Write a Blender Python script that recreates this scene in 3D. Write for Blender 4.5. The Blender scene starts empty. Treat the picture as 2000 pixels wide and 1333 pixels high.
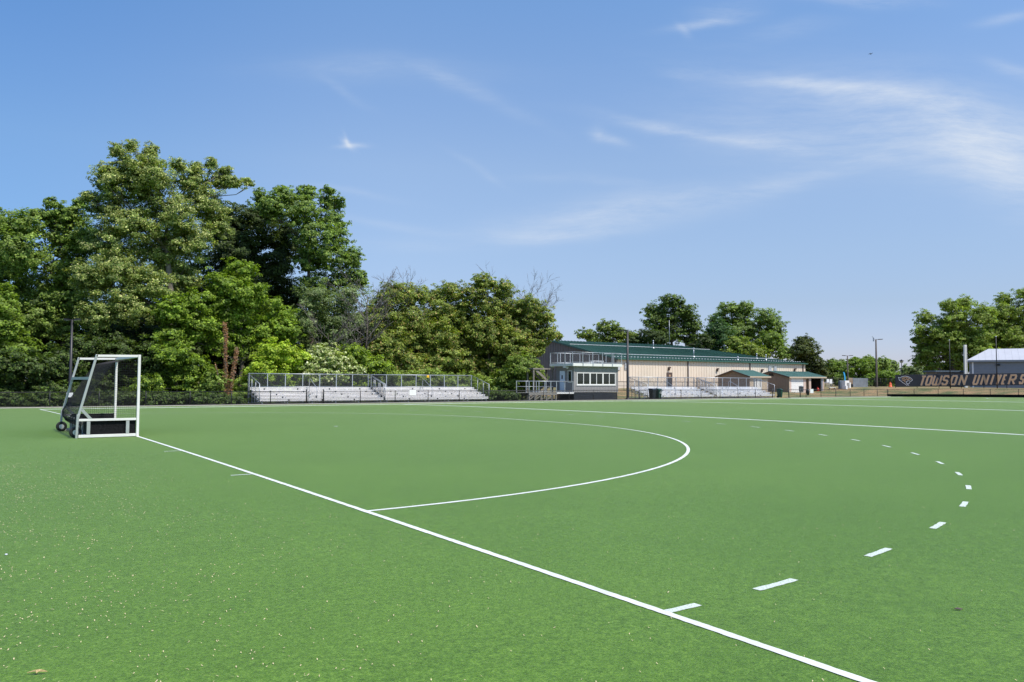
import bpy, math, random
import numpy as np
from mathutils import Vector, Matrix

random.seed(7)
rng = np.random.default_rng(11)
SC = bpy.context.scene
COL = SC.collection
R = math.radians

# ------------------------------------------------------------------ measured camera
CX, CY, CZ = -4.198205, -25.530355, 1.529537
YAW, PIT, ROL, FPX = 0.610351, 0.050618, 0.004191, 1563.8018
CROWN = 0.000228
_cy, _sy, _cp, _sp = math.cos(YAW), math.sin(YAW), math.cos(PIT), math.sin(PIT)
FW = Vector((_sy * _cp, _cy * _cp, _sp))
_r = Vector((_cy, -_sy, 0.0))
_u = _r.cross(FW)
RT = _r * math.cos(ROL) + _u * math.sin(ROL)
UP = _u * math.cos(ROL) - _r * math.sin(ROL)
CAM = Vector((CX, CY, CZ))


def pdir(px, py):
    return FW + RT * ((px - 1000) / FPX) - UP * ((py - 666.5) / FPX)


def PY(px, py, Y):
    """world point seen at photo pixel (px,py) that stands in the plane y = Y"""
    d = pdir(px, py)
    return CAM + d * ((Y - CY) / d.y)


def PD(px, py, depth):
    """world point at photo pixel (px,py) at a given distance along the view axis"""
    return CAM + pdir(px, py) * depth


def depth_of(p):
    return (Vector(p) - CAM).dot(FW)


def sm(t):
    t = min(1.0, max(0.0, t))
    return t * t * (3 - 2 * t)


def ground(x, y):
    yy = min(abs(y), 33.0)
    b = -CROWN * yy * yy
    bank_e = 1.05 * sm((x - 98.5) / 12.5)
    k = sm((x - 80) / 15)
    bank_n = (.95 * sm((y - 36) / 18) * (1 - k) + .42 * sm((y - 36) / 14) * k) * sm((x - 44) / 16)
    far = .25 * sm((y - 40) / 30) * (1 - sm((x - 30) / 20))
    h = b + max(bank_e, bank_n) + (0.25 * min(bank_e, bank_n)) + far
    if x > 98:
        h += 0.0
    return h


# ------------------------------------------------------------------ object helpers
ORG = {}


def setp(o, label=None, cat=None, group=None, kind=None):
    if label: o['label'] = label
    if cat: o['category'] = cat
    if group: o['group'] = group
    if kind: o['kind'] = kind
    return o


def thing(name, label, cat, loc=(0, 0, 0), group=None):
    o = bpy.data.objects.new(name, None)
    o.empty_display_size = .3
    o.location = loc
    COL.objects.link(o)
    ORG[o.name] = Vector(loc)
    return setp(o, label, cat, group)


def link_mesh(name, me, parent=None, org=None):
    o = bpy.data.objects.new(name, me)
    COL.objects.link(o)
    if parent is not None:
        o.parent = parent
        ORG[o.name] = ORG[parent.name]
    else:
        ORG[o.name] = Vector(org) if org is not None else Vector((0, 0, 0))
        o.location = ORG[o.name]
    return o


class MB:
    def __init__(s):
        s.v = []; s.f = []; s.sm = []

    def add(s, vs, fs, smooth=False):
        n = len(s.v)
        s.v += [tuple(v) for v in vs]
        s.f += [tuple(i + n for i in f) for f in fs]
        s.sm += [smooth] * len(fs)
        return s

    def box(s, x0, x1, y0, y1, z0, z1):
        vs = [(x, y, z) for x in (x0, x1) for y in (y0, y1) for z in (z0, z1)]
        return s.add(vs, [(0, 1, 3, 2), (4, 6, 7, 5), (0, 4, 5, 1), (2, 3, 7, 6), (0, 2, 6, 4), (1, 5, 7, 3)])

    def bar(s, p, q, w, h, up=(0, 0, 1)):
        p, q = Vector(p), Vector(q)
        d = (q - p).normalized()
        u = Vector(up)
        if abs(d.dot(u)) > .98: u = Vector((0, 1, 0))
        a = d.cross(u).normalized(); b = a.cross(d).normalized()
        vs = []
        for c in (p, q):
            for i, j in ((-1, -1), (1, -1), (1, 1), (-1, 1)):
                vs.append(c + a * (i * w / 2) + b * (j * h / 2))
        return s.add(vs, [(0, 1, 2, 3), (7, 6, 5, 4), (0, 4, 5, 1), (1, 5, 6, 2), (2, 6, 7, 3), (3, 7, 4, 0)])

    def tube(s, pts, rad, n=8, cap=True):
        pts = [Vector(p) for p in pts]
        if not isinstance(rad, (list, tuple)): rad = [rad] * len(pts)
        vs = []; prev = None
        for i, p in enumerate(pts):
            d = (pts[min(i + 1, len(pts) - 1)] - pts[max(i - 1, 0)])
            if d.length < 1e-9: d = Vector((0, 0, 1))
            d.normalize()
            if prev is None:
                u = Vector((0, 0, 1)) if abs(d.z) < .9 else Vector((1, 0, 0))
                a = d.cross(u).normalized()
            else:
                a = (prev - d * prev.dot(d)).normalized()
            prev = a
            b = d.cross(a)
            for k in range(n):
                t = 2 * math.pi * k / n
                vs.append(p + (a * math.cos(t) + b * math.sin(t)) * rad[i])
        fs = []
        for i in range(len(pts) - 1):
            for k in range(n):
                fs.append((i * n + k, i * n + (k + 1) % n, (i + 1) * n + (k + 1) % n, (i + 1) * n + k))
        s.add(vs, fs, True)
        if cap:
            m = len(s.v) - len(vs)
            s.f += [tuple(m + k for k in range(n))[::-1], tuple(m + (len(pts) - 1) * n + k for k in range(n))]
            s.sm += [False, False]
        return s

    def cyl(s, p, q, r, n=12):
        return s.tube([p, q], r, n)

    def poly(s, pts, ext):
        """prism: polygon pts (3D) pushed along ext"""
        n = len(pts); e = Vector(ext)
        vs = [Vector(p) for p in pts] + [Vector(p) + e for p in pts]
        fs = [tuple(range(n))[::-1], tuple(range(n, 2 * n))]
        for i in range(n):
            j = (i + 1) % n
            fs.append((i, j, n + j, n + i))
        return s.add(vs, fs)

    def quad(s, a, b, c, d):
        return s.add([a, b, c, d], [(0, 1, 2, 3)])

    def lathe(s, prof, c, n=16):
        c = Vector(c); vs = []
        for r, z in prof:
            for k in range(n):
                t = 2 * math.pi * k / n
                vs.append(c + Vector((r * math.cos(t), r * math.sin(t), z)))
        fs = []
        for i in range(len(prof) - 1):
            for k in range(n):
                fs.append((i * n + k, i * n + (k + 1) % n, (i + 1) * n + (k + 1) % n, (i + 1) * n + k))
        return s.add(vs, fs, True)

    def build(s, name, m, parent=None, org=None, bevel=0):
        me = bpy.data.meshes.new(name)
        o_ = ORG[parent.name] if parent is not None else (Vector(org) if org is not None else Vector((0, 0, 0)))
        me.from_pydata([(v[0] - o_.x, v[1] - o_.y, v[2] - o_.z) for v in s.v], [], s.f)
        me.polygons.foreach_set('use_smooth', s.sm)
        me.materials.append(m)
        me.update()
        o = link_mesh(name, me, parent, org)
        if bevel:
            b = o.modifiers.new('bevel', 'BEVEL'); b.width = bevel; b.segments = 2; b.limit_method = 'ANGLE'
        return o


# ------------------------------------------------------------------ materials
def nt(name):
    m = bpy.data.materials.new(name)
    m.use_nodes = True
    t = m.node_tree
    return m, t, t.nodes, t.links, t.nodes['Principled BSDF']


def mat(name, col, rough=.6, metal=0., var=.12, scale=3., spec=.5, bump=0., bscale=40., coords='Object'):
    m, t, n, l, p = nt(name)
    p.inputs['Roughness'].default_value = rough
    p.inputs['Metallic'].default_value = metal
    p.inputs['Specular IOR Level'].default_value = spec
    tc = n.new('ShaderNodeTexCoord')
    nz = n.new('ShaderNodeTexNoise'); nz.inputs['Scale'].default_value = scale; nz.inputs['Detail'].default_value = 6
    l.new(tc.outputs[coords], nz.inputs['Vector'])
    mx = n.new('ShaderNodeMix'); mx.data_type = 'RGBA'
    mx.inputs[6].default_value = (*[c * (1 - var) for c in col], 1)
    mx.inputs[7].default_value = (*[min(1, c * (1 + var)) for c in col], 1)
    rp = n.new('ShaderNodeValToRGB'); rp.color_ramp.elements[0].position = .3; rp.color_ramp.elements[1].position = .7
    l.new(nz.outputs['Fac'], rp.inputs[0]); l.new(rp.outputs[0], mx.inputs[0])
    l.new(mx.outputs[2], p.inputs['Base Color'])
    if bump:
        n2 = n.new('ShaderNodeTexNoise'); n2.inputs['Scale'].default_value = bscale; n2.inputs['Detail'].default_value = 4
        l.new(tc.outputs[coords], n2.inputs['Vector'])
        b = n.new('ShaderNodeBump'); b.inputs['Strength'].default_value = bump; b.inputs['Distance'].default_value = .02
        l.new(n2.outputs['Fac'], b.inputs['Height']); l.new(b.outputs[0], p.inputs['Normal'])
    return m


def mesh_mat(name, cell, wire, axis='x', col=(.02, .02, .022), cov=None):
    """chain link: real diamond pattern, see-through between the wires"""
    m, t, n, l, p = nt(name)
    p.inputs['Base Color'].default_value = (*col, 1); p.inputs['Roughness'].default_value = .5
    geo = n.new('ShaderNodeNewGeometry')
    sx = n.new('ShaderNodeSeparateXYZ'); l.new(geo.outputs['Position'], sx.inputs[0])

    def M(op, a, b=None):
        q = n.new('ShaderNodeMath'); q.operation = op
        for i, v in enumerate((a, b)):
            if v is None: continue
            if isinstance(v, (int, float)): q.inputs[i].default_value = v
            else: l.new(v, q.inputs[i])
        return q.outputs[0]
    h = M('ADD', sx.outputs[0], M('MULTIPLY', sx.outputs[1], -1.0 if axis == 'y' else .02))
    ws = []
    for sgn in (1, -1):
        k = M('MULTIPLY', M('ADD', h, M('MULTIPLY', sx.outputs[2], float(sgn))), 1 / cell)
        fr = M('FRACT', k)
        ws.append(M('LESS_THAN', fr, wire / cell))
    w = M('MAXIMUM', ws[0], ws[1])
    tr = n.new('ShaderNodeBsdfTransparent')
    mx = n.new('ShaderNodeMixShader')
    l.new(w, mx.inputs[0]); l.new(tr.outputs[0], mx.inputs[1]); l.new(p.outputs[0], mx.inputs[2])
    l.new(mx.outputs[0], n['Material Output'].inputs['Surface'])
    return m


def turf_mat():
    m, t, n, l, p = nt('turf')
    geo = n.new('ShaderNodeNewGeometry')

    def noise(scale, det=4, rough=.6, stretch=None):
        z = n.new('ShaderNodeTexNoise'); z.inputs['Scale'].default_value = scale
        z.inputs['Detail'].default_value = det; z.inputs['Roughness'].default_value = rough
        if stretch:
            mp = n.new('ShaderNodeMapping'); mp.inputs['Scale'].default_value = stretch
            l.new(geo.outputs['Position'], mp.inputs[0]); l.new(mp.outputs[0], z.inputs['Vector'])
        else:
            l.new(geo.outputs['Position'], z.inputs['Vector'])
        return z.outputs['Fac']

    def ramp(f, stops):
        r = n.new('ShaderNodeValToRGB'); e = r.color_ramp.elements
        e[0].position, e[0].color = stops[0][0], (*stops[0][1], 1)
        e[1].position, e[1].color = stops[-1][0], (*stops[-1][1], 1)
        for pos, c in stops[1:-1]:
            q = e.new(pos); q.color = (*c, 1)
        l.new(f, r.inputs[0]); return r.outputs[0]

    def mix(f, a, b, mode='MIX'):
        x = n.new('ShaderNodeMix'); x.data_type = 'RGBA'; x.blend_type = mode
        for i, v in ((0, f), (6, a), (7, b)):
            if isinstance(v, float): x.inputs[i].default_value = v
            elif isinstance(v, tuple): x.inputs[i].default_value = (*v, 1)
            else: l.new(v, x.inputs[i])
        return x.outputs[2]
    fine = ramp(noise(62, 3, .75), [(.30, TURF[0]), (.5, TURF[1]), (.70, TURF[2])])
    mid = noise(22, 5, .75)
    fine = mix(.34, fine, ramp(mid, [(.3, TURF[0]), (.5, TURF[1]), (.7, TURF[2])]))
    # broad wear: rolls of carpet and trodden patches
    big = ramp(noise(.16, 5, .6), [(.3, (.84, .88, .80)), (.7, (1.12, 1.07, 1.12))])
    c = mix(1.0, fine, big, 'MULTIPLY')
    med = ramp(noise(1.3, 5, .6), [(.3, (.96, .965, .955)), (.7, (1.04, 1.03, 1.05))])
    c = mix(1.0, c, med, 'MULTIPLY')
    tuft = ramp(noise(11, 5, .8), [(.32, (.80, .84, .78)), (.68, (1.2, 1.16, 1.2))])
    c = mix(1.0, c, tuft, 'MULTIPLY')
    tuft2 = ramp(noise(4.2, 4, .75), [(.32, (.91, .93, .90)), (.68, (1.08, 1.07, 1.08))])
    c = mix(1.0, c, tuft2, 'MULTIPLY')
    # tiny bits of straw between the blades
    sp = n.new('ShaderNodeTexVoronoi'); sp.inputs['Scale'].default_value = 26
    l.new(geo.outputs['Position'], sp.inputs['Vector'])
    lt = n.new('ShaderNodeMath'); lt.operation = 'LESS_THAN'; lt.inputs[1].default_value = .085
    l.new(sp.outputs['Distance'], lt.inputs[0])
    gate = ramp(noise(2.2, 3, .6), [(.52, (0, 0, 0)), (.62, (1, 1, 1))])
    fac = n.new('ShaderNodeMath'); fac.operation = 'MULTIPLY'
    l.new(lt.outputs[0], fac.inputs[0]); l.new(gate, fac.inputs[1])
    f2 = n.new('ShaderNodeMath'); f2.operation = 'MULTIPLY'; f2.inputs[1].default_value = .7
    l.new(fac.outputs[0], f2.inputs[0])
    c = mix(f2.outputs[0], c, (.34, .30, .15))
    l.new(c, p.inputs['Base Color'])
    p.inputs['Roughness'].default_value = .55
    p.inputs['Specular IOR Level'].default_value = .06
    p.inputs['Sheen Weight'].default_value = .98
    p.inputs['Sheen Roughness'].default_value = .25
    p.inputs['Sheen Tint'].default_value = (1, 1, .40, 1)
    b = n.new('ShaderNodeBump'); b.inputs['Strength'].default_value = .6; b.inputs['Distance'].default_value = .012
    l.new(noise(130, 3, .7), b.inputs['Height']); l.new(b.outputs[0], p.inputs['Normal'])
    return m


TURF = [(.014, .047, .003), (.079, .184, .014), (.202, .345, .048)]


def paint_mat():
    m, t, n, l, p = nt('line_paint')
    geo = n.new('ShaderNodeNewGeometry')
    z = n.new('ShaderNodeTexNoise'); z.inputs['Scale'].default_value = 150; z.inputs['Detail'].default_value = 3
    l.new(geo.outputs['Position'], z.inputs['Vector'])
    r = n.new('ShaderNodeValToRGB'); e = r.color_ramp.elements
    e[0].position, e[0].color = .28, (.45, .52, .43, 1); e[1].position, e[1].color = .46, (.74, .75, .73, 1)
    l.new(z.outputs['Fac'], r.inputs[0])
    z2 = n.new('ShaderNodeTexNoise'); z2.inputs['Scale'].default_value = 1.7; z2.inputs['Detail'].default_value = 6; z2.inputs['Roughness'].default_value = .7
    l.new(geo.outputs['Position'], z2.inputs['Vector'])
    r2 = n.new('ShaderNodeValToRGB'); e2 = r2.color_ramp.elements
    e2[0].position, e2[0].color = .35, (.84, .86, .80, 1); e2[1].position, e2[1].color = .6, (1, 1, 1, 1)
    l.new(z2.outputs['Fac'], r2.inputs[0])
    mm = n.new('ShaderNodeMix'); mm.data_type = 'RGBA'; mm.blend_type = 'MULTIPLY'; mm.inputs[0].default_value = 1
    l.new(r.outputs[0], mm.inputs[6]); l.new(r2.outputs[0], mm.inputs[7]); l.new(mm.outputs[2], p.inputs['Base Color'])
    p.inputs['Roughness'].default_value = .8
    b = n.new('ShaderNodeBump'); b.inputs['Strength'].default_value = .4; b.inputs['Distance'].default_value = .01
    l.new(z.outputs['Fac'], b.inputs['Height']); l.new(b.outputs[0], p.inputs['Normal'])
    return m


def worn_paint_mat():
    m, t, n, l, p = nt('worn_line_paint')
    geo = n.new('ShaderNodeNewGeometry')
    z = n.new('ShaderNodeTexNoise'); z.inputs['Scale'].default_value = 70; z.inputs['Detail'].default_value = 5
    l.new(geo.outputs['Position'], z.inputs['Vector'])
    r = n.new('ShaderNodeValToRGB'); e = r.color_ramp.elements
    e[0].position, e[0].color = .33, (.30, .40, .27, 1); e[1].position, e[1].color = .56, (.62, .66, .62, 1)
    l.new(z.outputs['Fac'], r.inputs[0]); l.new(r.outputs[0], p.inputs['Base Color'])
    p.inputs['Roughness'].default_value = .85
    return m


def ground_mat():
    m, t, n, l, p = nt('grass_bank')
    geo = n.new('ShaderNodeNewGeometry')

    def noise(s, d=5):
        z = n.new('ShaderNodeTexNoise'); z.inputs['Scale'].default_value = s; z.inputs['Detail'].default_value = d
        z.inputs['Roughness'].default_value = .65
        l.new(geo.outputs['Position'], z.inputs['Vector']); return z.outputs['Fac']

    def ramp(f, stops):
        r = n.new('ShaderNodeValToRGB'); e = r.color_ramp.elements
        e[0].position, e[0].color = stops[0][0], (*stops[0][1], 1)
        e[1].position, e[1].color = stops[1][0], (*stops[1][1], 1)
        l.new(f, r.inputs[0]); return r.outputs[0]
    g = ramp(noise(6), [(.3, (.055, .085, .022)), (.7, (.15, .165, .055))])
    d = ramp(noise(9), [(.3, (.28, .165, .075)), (.7, (.40, .27, .13))])
    x = n.new('ShaderNodeMix'); x.data_type = 'RGBA'
    l.new(ramp(noise(.22, 4), [(.40, (0, 0, 0)), (.60, (1, 1, 1))]), x.inputs[0]); l.new(g, x.inputs[6]); l.new(d, x.inputs[7])
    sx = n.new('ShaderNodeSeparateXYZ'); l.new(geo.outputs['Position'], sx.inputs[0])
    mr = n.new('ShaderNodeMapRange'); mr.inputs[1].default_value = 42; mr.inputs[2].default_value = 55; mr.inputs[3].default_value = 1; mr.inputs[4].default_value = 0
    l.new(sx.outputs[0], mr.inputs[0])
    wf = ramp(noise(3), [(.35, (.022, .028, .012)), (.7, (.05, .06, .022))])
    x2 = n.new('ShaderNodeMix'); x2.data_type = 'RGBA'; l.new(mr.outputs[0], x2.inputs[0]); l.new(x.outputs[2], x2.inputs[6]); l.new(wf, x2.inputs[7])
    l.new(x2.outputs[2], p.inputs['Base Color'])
    p.inputs['Roughness'].default_value = .9
    b = n.new('ShaderNodeBump'); b.inputs['Strength'].default_value = .8; b.inputs['Distance'].default_value = .08
    l.new(noise(14), b.inputs['Height']); l.new(b.outputs[0], p.inputs['Normal'])
    return m


def leaf_mat():
    m, t, n, l, p = nt('leaf')
    at = n.new('ShaderNodeAttribute'); at.attribute_name = 'leaf_col'
    l.new(at.outputs['Color'], p.inputs['Base Color'])
    p.inputs['Roughness'].default_value = .55; p.inputs['Specular IOR Level'].default_value = .35
    tr = n.new('ShaderNodeBsdfTranslucent')
    br = n.new('ShaderNodeMix'); br.data_type = 'RGBA'; br.blend_type = 'MULTIPLY'; br.inputs[0].default_value = 1
    l.new(at.outputs['Color'], br.inputs[6]); br.inputs[7].default_value = (1.25, 1.35, .55, 1)
    l.new(br.outputs[2], tr.inputs['Color'])
    mx = n.new('ShaderNodeMixShader'); mx.inputs[0].default_value = .42
    l.new(p.outputs[0], mx.inputs[1]); l.new(tr.outputs[0], mx.inputs[2])
    l.new(mx.outputs[0], n['Material Output'].inputs['Surface'])
    return m


def glass_mat():
    m, t, n, l, p = nt('window_glass')
    p.inputs['Base Color'].default_value = (.012, .024, .018, 1)  # dark green base colour stands in for reflected greenery
    p.inputs['Roughness'].default_value = .03; p.inputs['Specular IOR Level'].default_value = .8
    tr = n.new('ShaderNodeBsdfTransparent'); tr.inputs[0].default_value = (.55, .62, .60, 1)
    mx = n.new('ShaderNodeMixShader'); mx.inputs[0].default_value = .70
    l.new(tr.outputs[0], mx.inputs[1]); l.new(p.outputs[0], mx.inputs[2])
    l.new(mx.outputs[0], n['Material Output'].inputs['Surface'])
    return m


M = dict(
    turf=turf_mat(), paint=paint_mat(), worn=worn_paint_mat(), bank=ground_mat(), leaf=leaf_mat(), glass=glass_mat(),
    white=mat('white_paint', (.77, .74, .70), .4, var=.05),
    goalalu=mat('aluminium_frame', (.44, .455, .43), .45, .35, var=.08),
    board=mat('black_board', (.008, .008, .009), .75, var=.9, scale=30, spec=.15),
    net=mat('net_cord', (.013, .013, .016), .7),
    rubber=mat('rubber', (.014, .014, .014), .7),
    hub=mat('hub_metal', (.78, .78, .76), .35, .4),
    bench=mat('bench_aluminium', (.84, .80, .77), .5, 0, var=.07, scale=1.2),
    bench2=mat('bench_aluminium_cool', (.72, .73, .76), .45, .0, var=.07, scale=1.2),
    galv=mat('galvanised', (.45, .47, .50), .4, .5, var=.1),
    black=mat('black_steel', (.014, .014, .015), .45, .2),
    darkpole=mat('dark_bronze_steel', (.035, .033, .036), .45, .3),
    chain=mesh_mat('chain_link', .052, .0046), chain_end=mesh_mat('chain_link_end', .052, .0046, 'y'),
    railmesh=mesh_mat('guard_rail_mesh', .052, .0065, 'x', (.09, .09, .10)),
    railmesh_side=mesh_mat('guard_rail_mesh_side', .052, .0065, 'y', (.09, .09, .10)), roofmesh=mesh_mat('roof_rail_mesh', .052, .0035, 'x', (.08, .08, .09)),
    polebrown=mat('brown_wood_pole', (.085, .07, .06), .8, var=.2, scale=6),
    curb=mat('curb_concrete', (.42, .39, .33), .9, var=.15, scale=5, bump=.3),
    siding=mat('grey_siding', (.275, .258, .25), .6, var=.06),
    skirt=mat('dark_skirt', (.018, .021, .028), .6, var=.2),
    trim=mat('white_trim', (.77, .75, .71), .5, var=.04),
    door_blue=mat('pale_blue_door', (.74, .82, .90), .45, var=.04),
    deckwood=mat('weathered_wood', (.23, .215, .19), .85, var=.25, scale=8, bump=.3),
    newwood=mat('tan_timber', (.235, .205, .17), .8, var=.2, scale=7, bump=.2),
    tan=mat('tan_metal_siding', (.74, .62, .49), .5, var=.04, scale=.8),
    tan_dark=mat('dark_siding_gable_shade', (.185, .155, .135), .6, var=.06, scale=.8),  # tan siding darkened by the gable's painted shade; also a dark hut wall
    block=mat('cream_block', (.60, .515, .42), .85, var=.08, scale=4, bump=.4, bscale=12),
    roof=mat('green_metal_roof', (.042, .112, .075), .42, .0, var=.10, scale=.5),
    shedroof=mat('green_shed_roof', (.095, .19, .148), .42, .0, var=.08, scale=1.2),
    brown=mat('brown_metal', (.10, .065, .05), .5, var=.1),
    shedwall=mat('shed_siding', (.30, .225, .165), .7, var=.06, scale=2),
    shedtrim=mat('shed_trim', (.50, .40, .29), .6, var=.05),
    pink=mat('pinkish_trim', (.56, .42, .35), .6, var=.05),
    louver=mat('louver_grey', (.27, .26, .25), .6),
    green_bin=mat('green_plastic', (.008, .05, .032), .45),
    navy=mat('dark_plastic', (.012, .016, .022), .45),
    bluegrey=mat('blue_grey_plastic', (.11, .145, .18), .5),
    sign=mat('white_sign', (.74, .74, .73), .5, var=.04),
    yellow=mat('yellow_sign', (.75, .42, .01), .5, var=.05),
    red=mat('red_plastic', (.50, .03, .02), .45), orange=mat('orange_plastic', (.70, .10, .02), .5),
    cyan=mat('cyan_fabric', (.03, .32, .62), .6),
    banner=mat('banner_vinyl', (.014, .017, .026), .55, var=.25, scale=1.5, bump=.2, bscale=2),
    gold=mat('banner_gold', (.43, .28, .165), .6, var=.10, scale=1.2),
    steelblue=mat('banner_blue', (.09, .14, .22), .6), pale=mat('banner_white', (.60, .62, .66), .6),
    greyb=mat('grey_blue_siding', (.20, .225, .265), .6, var=.05),
    whiteroof=mat('white_metal_roof', (.50, .50, .53), .45, var=.04, scale=.7),
    bark=mat('bark', (.10, .08, .062), .9, var=.35, scale=7, bump=.6, bscale=14),
    palebark=mat('pale_bark', (.19, .165, .135), .9, var=.35, scale=6, bump=.5, bscale=14),
    deadbark=mat('dead_bark', (.15, .13, .12), .9, var=.3, scale=8),
    silver=mat('silver_sheet', (.42, .45, .48), .35, .6, var=.15, scale=1.5),
    bird=mat('dark_feather', (.02, .022, .03), .7),
    straw=mat('straw_bits', (.54, .45, .27), .8, var=.35, scale=9),
    leafdry=mat('dry_leaf', (.52, .38, .17), .8, var=.2, scale=60),
    concrete=mat('concrete_pad', (.46, .42, .36), .9, var=.12, scale=3),
    interior=mat('booth_interior', (.04, .04, .04), .8),
    lampglass=mat('lamp_lens', (.55, .55, .52), .3),
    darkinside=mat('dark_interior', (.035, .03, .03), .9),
)

# ------------------------------------------------------------------ SETTING: ground, turf, lines


def grid_mesh(name, xs, ys, fn, m, kind='structure'):
    vs = [(x, y, fn(x, y)) for y in ys for x in xs]
    nx = len(xs); fs = []
    for j in range(len(ys) - 1):
        for i in range(nx - 1):
            a = j * nx + i
            fs.append((a, a + 1, a + nx + 1, a + nx))
    me = bpy.data.meshes.new(name); me.from_pydata(vs, [], fs)
    me.polygons.foreach_set('use_smooth', [True] * len(fs))
    me.materials.append(m); me.update()
    o = link_mesh(name, me); setp(o, kind=kind)
    return o


TX0, TX1, TY0, TY1 = -30., 97.0, -50., 32.4


def gfn(x, y):
    h = ground(x, y)
    if TX0 - 1 < x < TX1 + .1 and TY0 - 1 < y < TY1 + .2: h -= .08
    return h


xs = [-2500, -900, -300, -120, -60, -31.5] + [-28 + 4 * i for i in range(20)] + [52 + 2 * i for i in range(22)] + [97.0, 97.3] + [98 + i for i in range(32)] + [134, 145, 165, 200, 280, 450, 900, 2500]
ys = [-2500, -900, -300, -120, -70, -51.5] + [-48 + 4 * i for i in range(20)] + [32.3, 32.7] + [33 + i for i in range(32)] + [68, 72, 80, 95, 120, 170, 280, 500, 1000, 2500]
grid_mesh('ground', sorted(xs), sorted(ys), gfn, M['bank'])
ty = sorted(set([TY0 + .5 * i for i in range(int((TY1 - TY0) / .5) + 1)] + [TY1]))
grid_mesh('turf', [TX0, 0, 30, 60, TX1], ty, lambda x, y: ground(min(x, 97), y), M['turf'])

cb = MB()
for i in range(64):
    x0 = -30 + 2 * i
    if 73.6 < x0 + 1 < 76.2: continue
    cb.box(x0, x0 + 2, 32.42, 33.25, -.33, ground(50, 33) + .05)
cb.box(97.02, 97.75, -50, 32.4, -.7, -.62)
o = cb.build('concrete_curb', M['curb']); setp(o, kind='structure')


def gz(x, y): return ground(min(x, 97), y)


def strip(pts, w, dz, step=.5, fuzz=0.0, pile=0.0):
    """flat ribbon on the turf along a polyline, subdivided finely across the crown"""
    out = MB(); P = [Vector((p[0], p[1], 0)) for p in pts]
    Q = []
    for a, b in zip(P[:-1], P[1:]):
        k = max(1, int((b - a).length / step))
        Q += [a + (b - a) * (i / k) for i in range(k)]
    Q.append(P[-1])
    L = []
    for i, p in enumerate(Q):
        d = (Q[min(i + 1, len(Q) - 1)] - Q[max(i - 1, 0)]).normalized()
        nn = Vector((-d.y, d.x, 0)) * (w / 2)
        for q in (p + nn * (1 + fuzz * rng.uniform(-1, 1)), p - nn * (1 + fuzz * rng.uniform(-1, 1))):
            L.append((q.x, q.y, gz(q.x, q.y) + dz))
    n_ = len(L)
    fs = [(2 * i, 2 * i + 1, 2 * i + 3, 2 * i + 2) for i in range(len(Q) - 1)]
    if pile:   # edges raised and sloped to catch sun, brightening the far lines
        ex = 1.6 * pile / w
        L += [(L[i][0] + (L[i][0] - L[i ^ 1][0]) * ex, L[i][1] + (L[i][1] - L[i ^ 1][1]) * ex, L[i][2] - pile) for i in range(n_)]
        fs += [(2 * i + o_, 2 * i + 2 + o_, 2 * i + 2 + o_ + n_, 2 * i + o_ + n_) for i in range(len(Q) - 1) for o_ in (0, 1)]
    out.add(L, fs)
    return out


def line(name, pts, m='paint', w=.075, dz=.008, **kw):
    o = strip(pts, w, dz, **kw).build(name, M[m]); setp(o, kind='structure'); return o


W2 = 27.5
line('backline', [(.0, -W2), (.0, W2)], dz=.0055, step=.05, fuzz=.09)
line('far_backline', [(91.4, -W2), (91.4, W2)])
line('sideline', [(.04, W2), (91.36, W2)], dz=.014, pile=.012)
line('near_sideline', [(.04, -W2), (91.36, -W2)], dz=.004)
for i, x in enumerate((22.9, 45.7, 68.5)):
    line('cross_line', [(x, -W2 + .04), (x, W2 - .04)], dz=.014, pile=.012)


def circle(rad, side=0):
    pts = []
    for k in range(41):
        t = math.pi / 2 * k / 40
        pts.append((rad * math.sin(t), -1.83 - rad * math.cos(t)))
    for k in range(41):
        t = math.pi / 2 * k / 40
        pts.append((rad * math.cos(t), 1.83 + rad * math.sin(t)))
    return pts


cp = circle(14.59); cp[0] = (.04, cp[0][1]); cp[-1] = (.04, cp[-1][1])
line('shooting_circle_line', cp, dz=.004, step=.06, fuzz=.08)
line('far_shooting_circle_line', [(91.4 - x, y) for x, y in cp], dz=.004)


def arc_pt(s, rad=19.59):
    q = rad * math.pi / 2
    if s < q: return (rad * math.sin(s / rad), -1.83 - rad * math.cos(s / rad))
    if s < q + 3.66: return (rad, -1.83 + (s - q))
    t = (s - q - 3.66) / rad
    return (rad * math.cos(t), 1.83 + rad * math.sin(t))


tot = 19.59 * math.pi + 3.66
br = MB(); dashes = [(.04, .36), (1.06, 1.60)]
c = 3.2
while c < tot / 2:
    dashes.append((c - .26, c + .26)); c += 1.985
for a, b in list(dashes): dashes.append((tot - b, tot - a))
for a, b in dashes:
    s_ = strip([arc_pt(a + (b - a) * i / 4) for i in range(5)], .075, .004, step=.04, fuzz=.12)
    br.add(s_.v, s_.f)
o = br.build('broken_circle_line', M['worn']); setp(o, kind='structure')
fb = MB()
for a, b in dashes:
    s_ = strip([(91.4 - arc_pt(a + (b - a) * i / 4)[0], arc_pt(a + (b - a) * i / 4)[1]) for i in range(5)], .075, .004)
    fb.add(s_.v, s_.f)
o = fb.build('far_broken_circle_line', M['worn']); setp(o, kind='structure')
mk = MB()
for y in (-6.98, -12.02, 6.98, 12.02):
    s_ = strip([(-.38, y), (-.04, y)], .06, .004); mk.add(s_.v, s_.f)
s_ = strip([(6.38, 0), (6.52, 0)], .14, .004); mk.add(s_.v, s_.f)
o = mk.build('distance_marks', M['worn']); setp(o, kind='structure')

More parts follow.
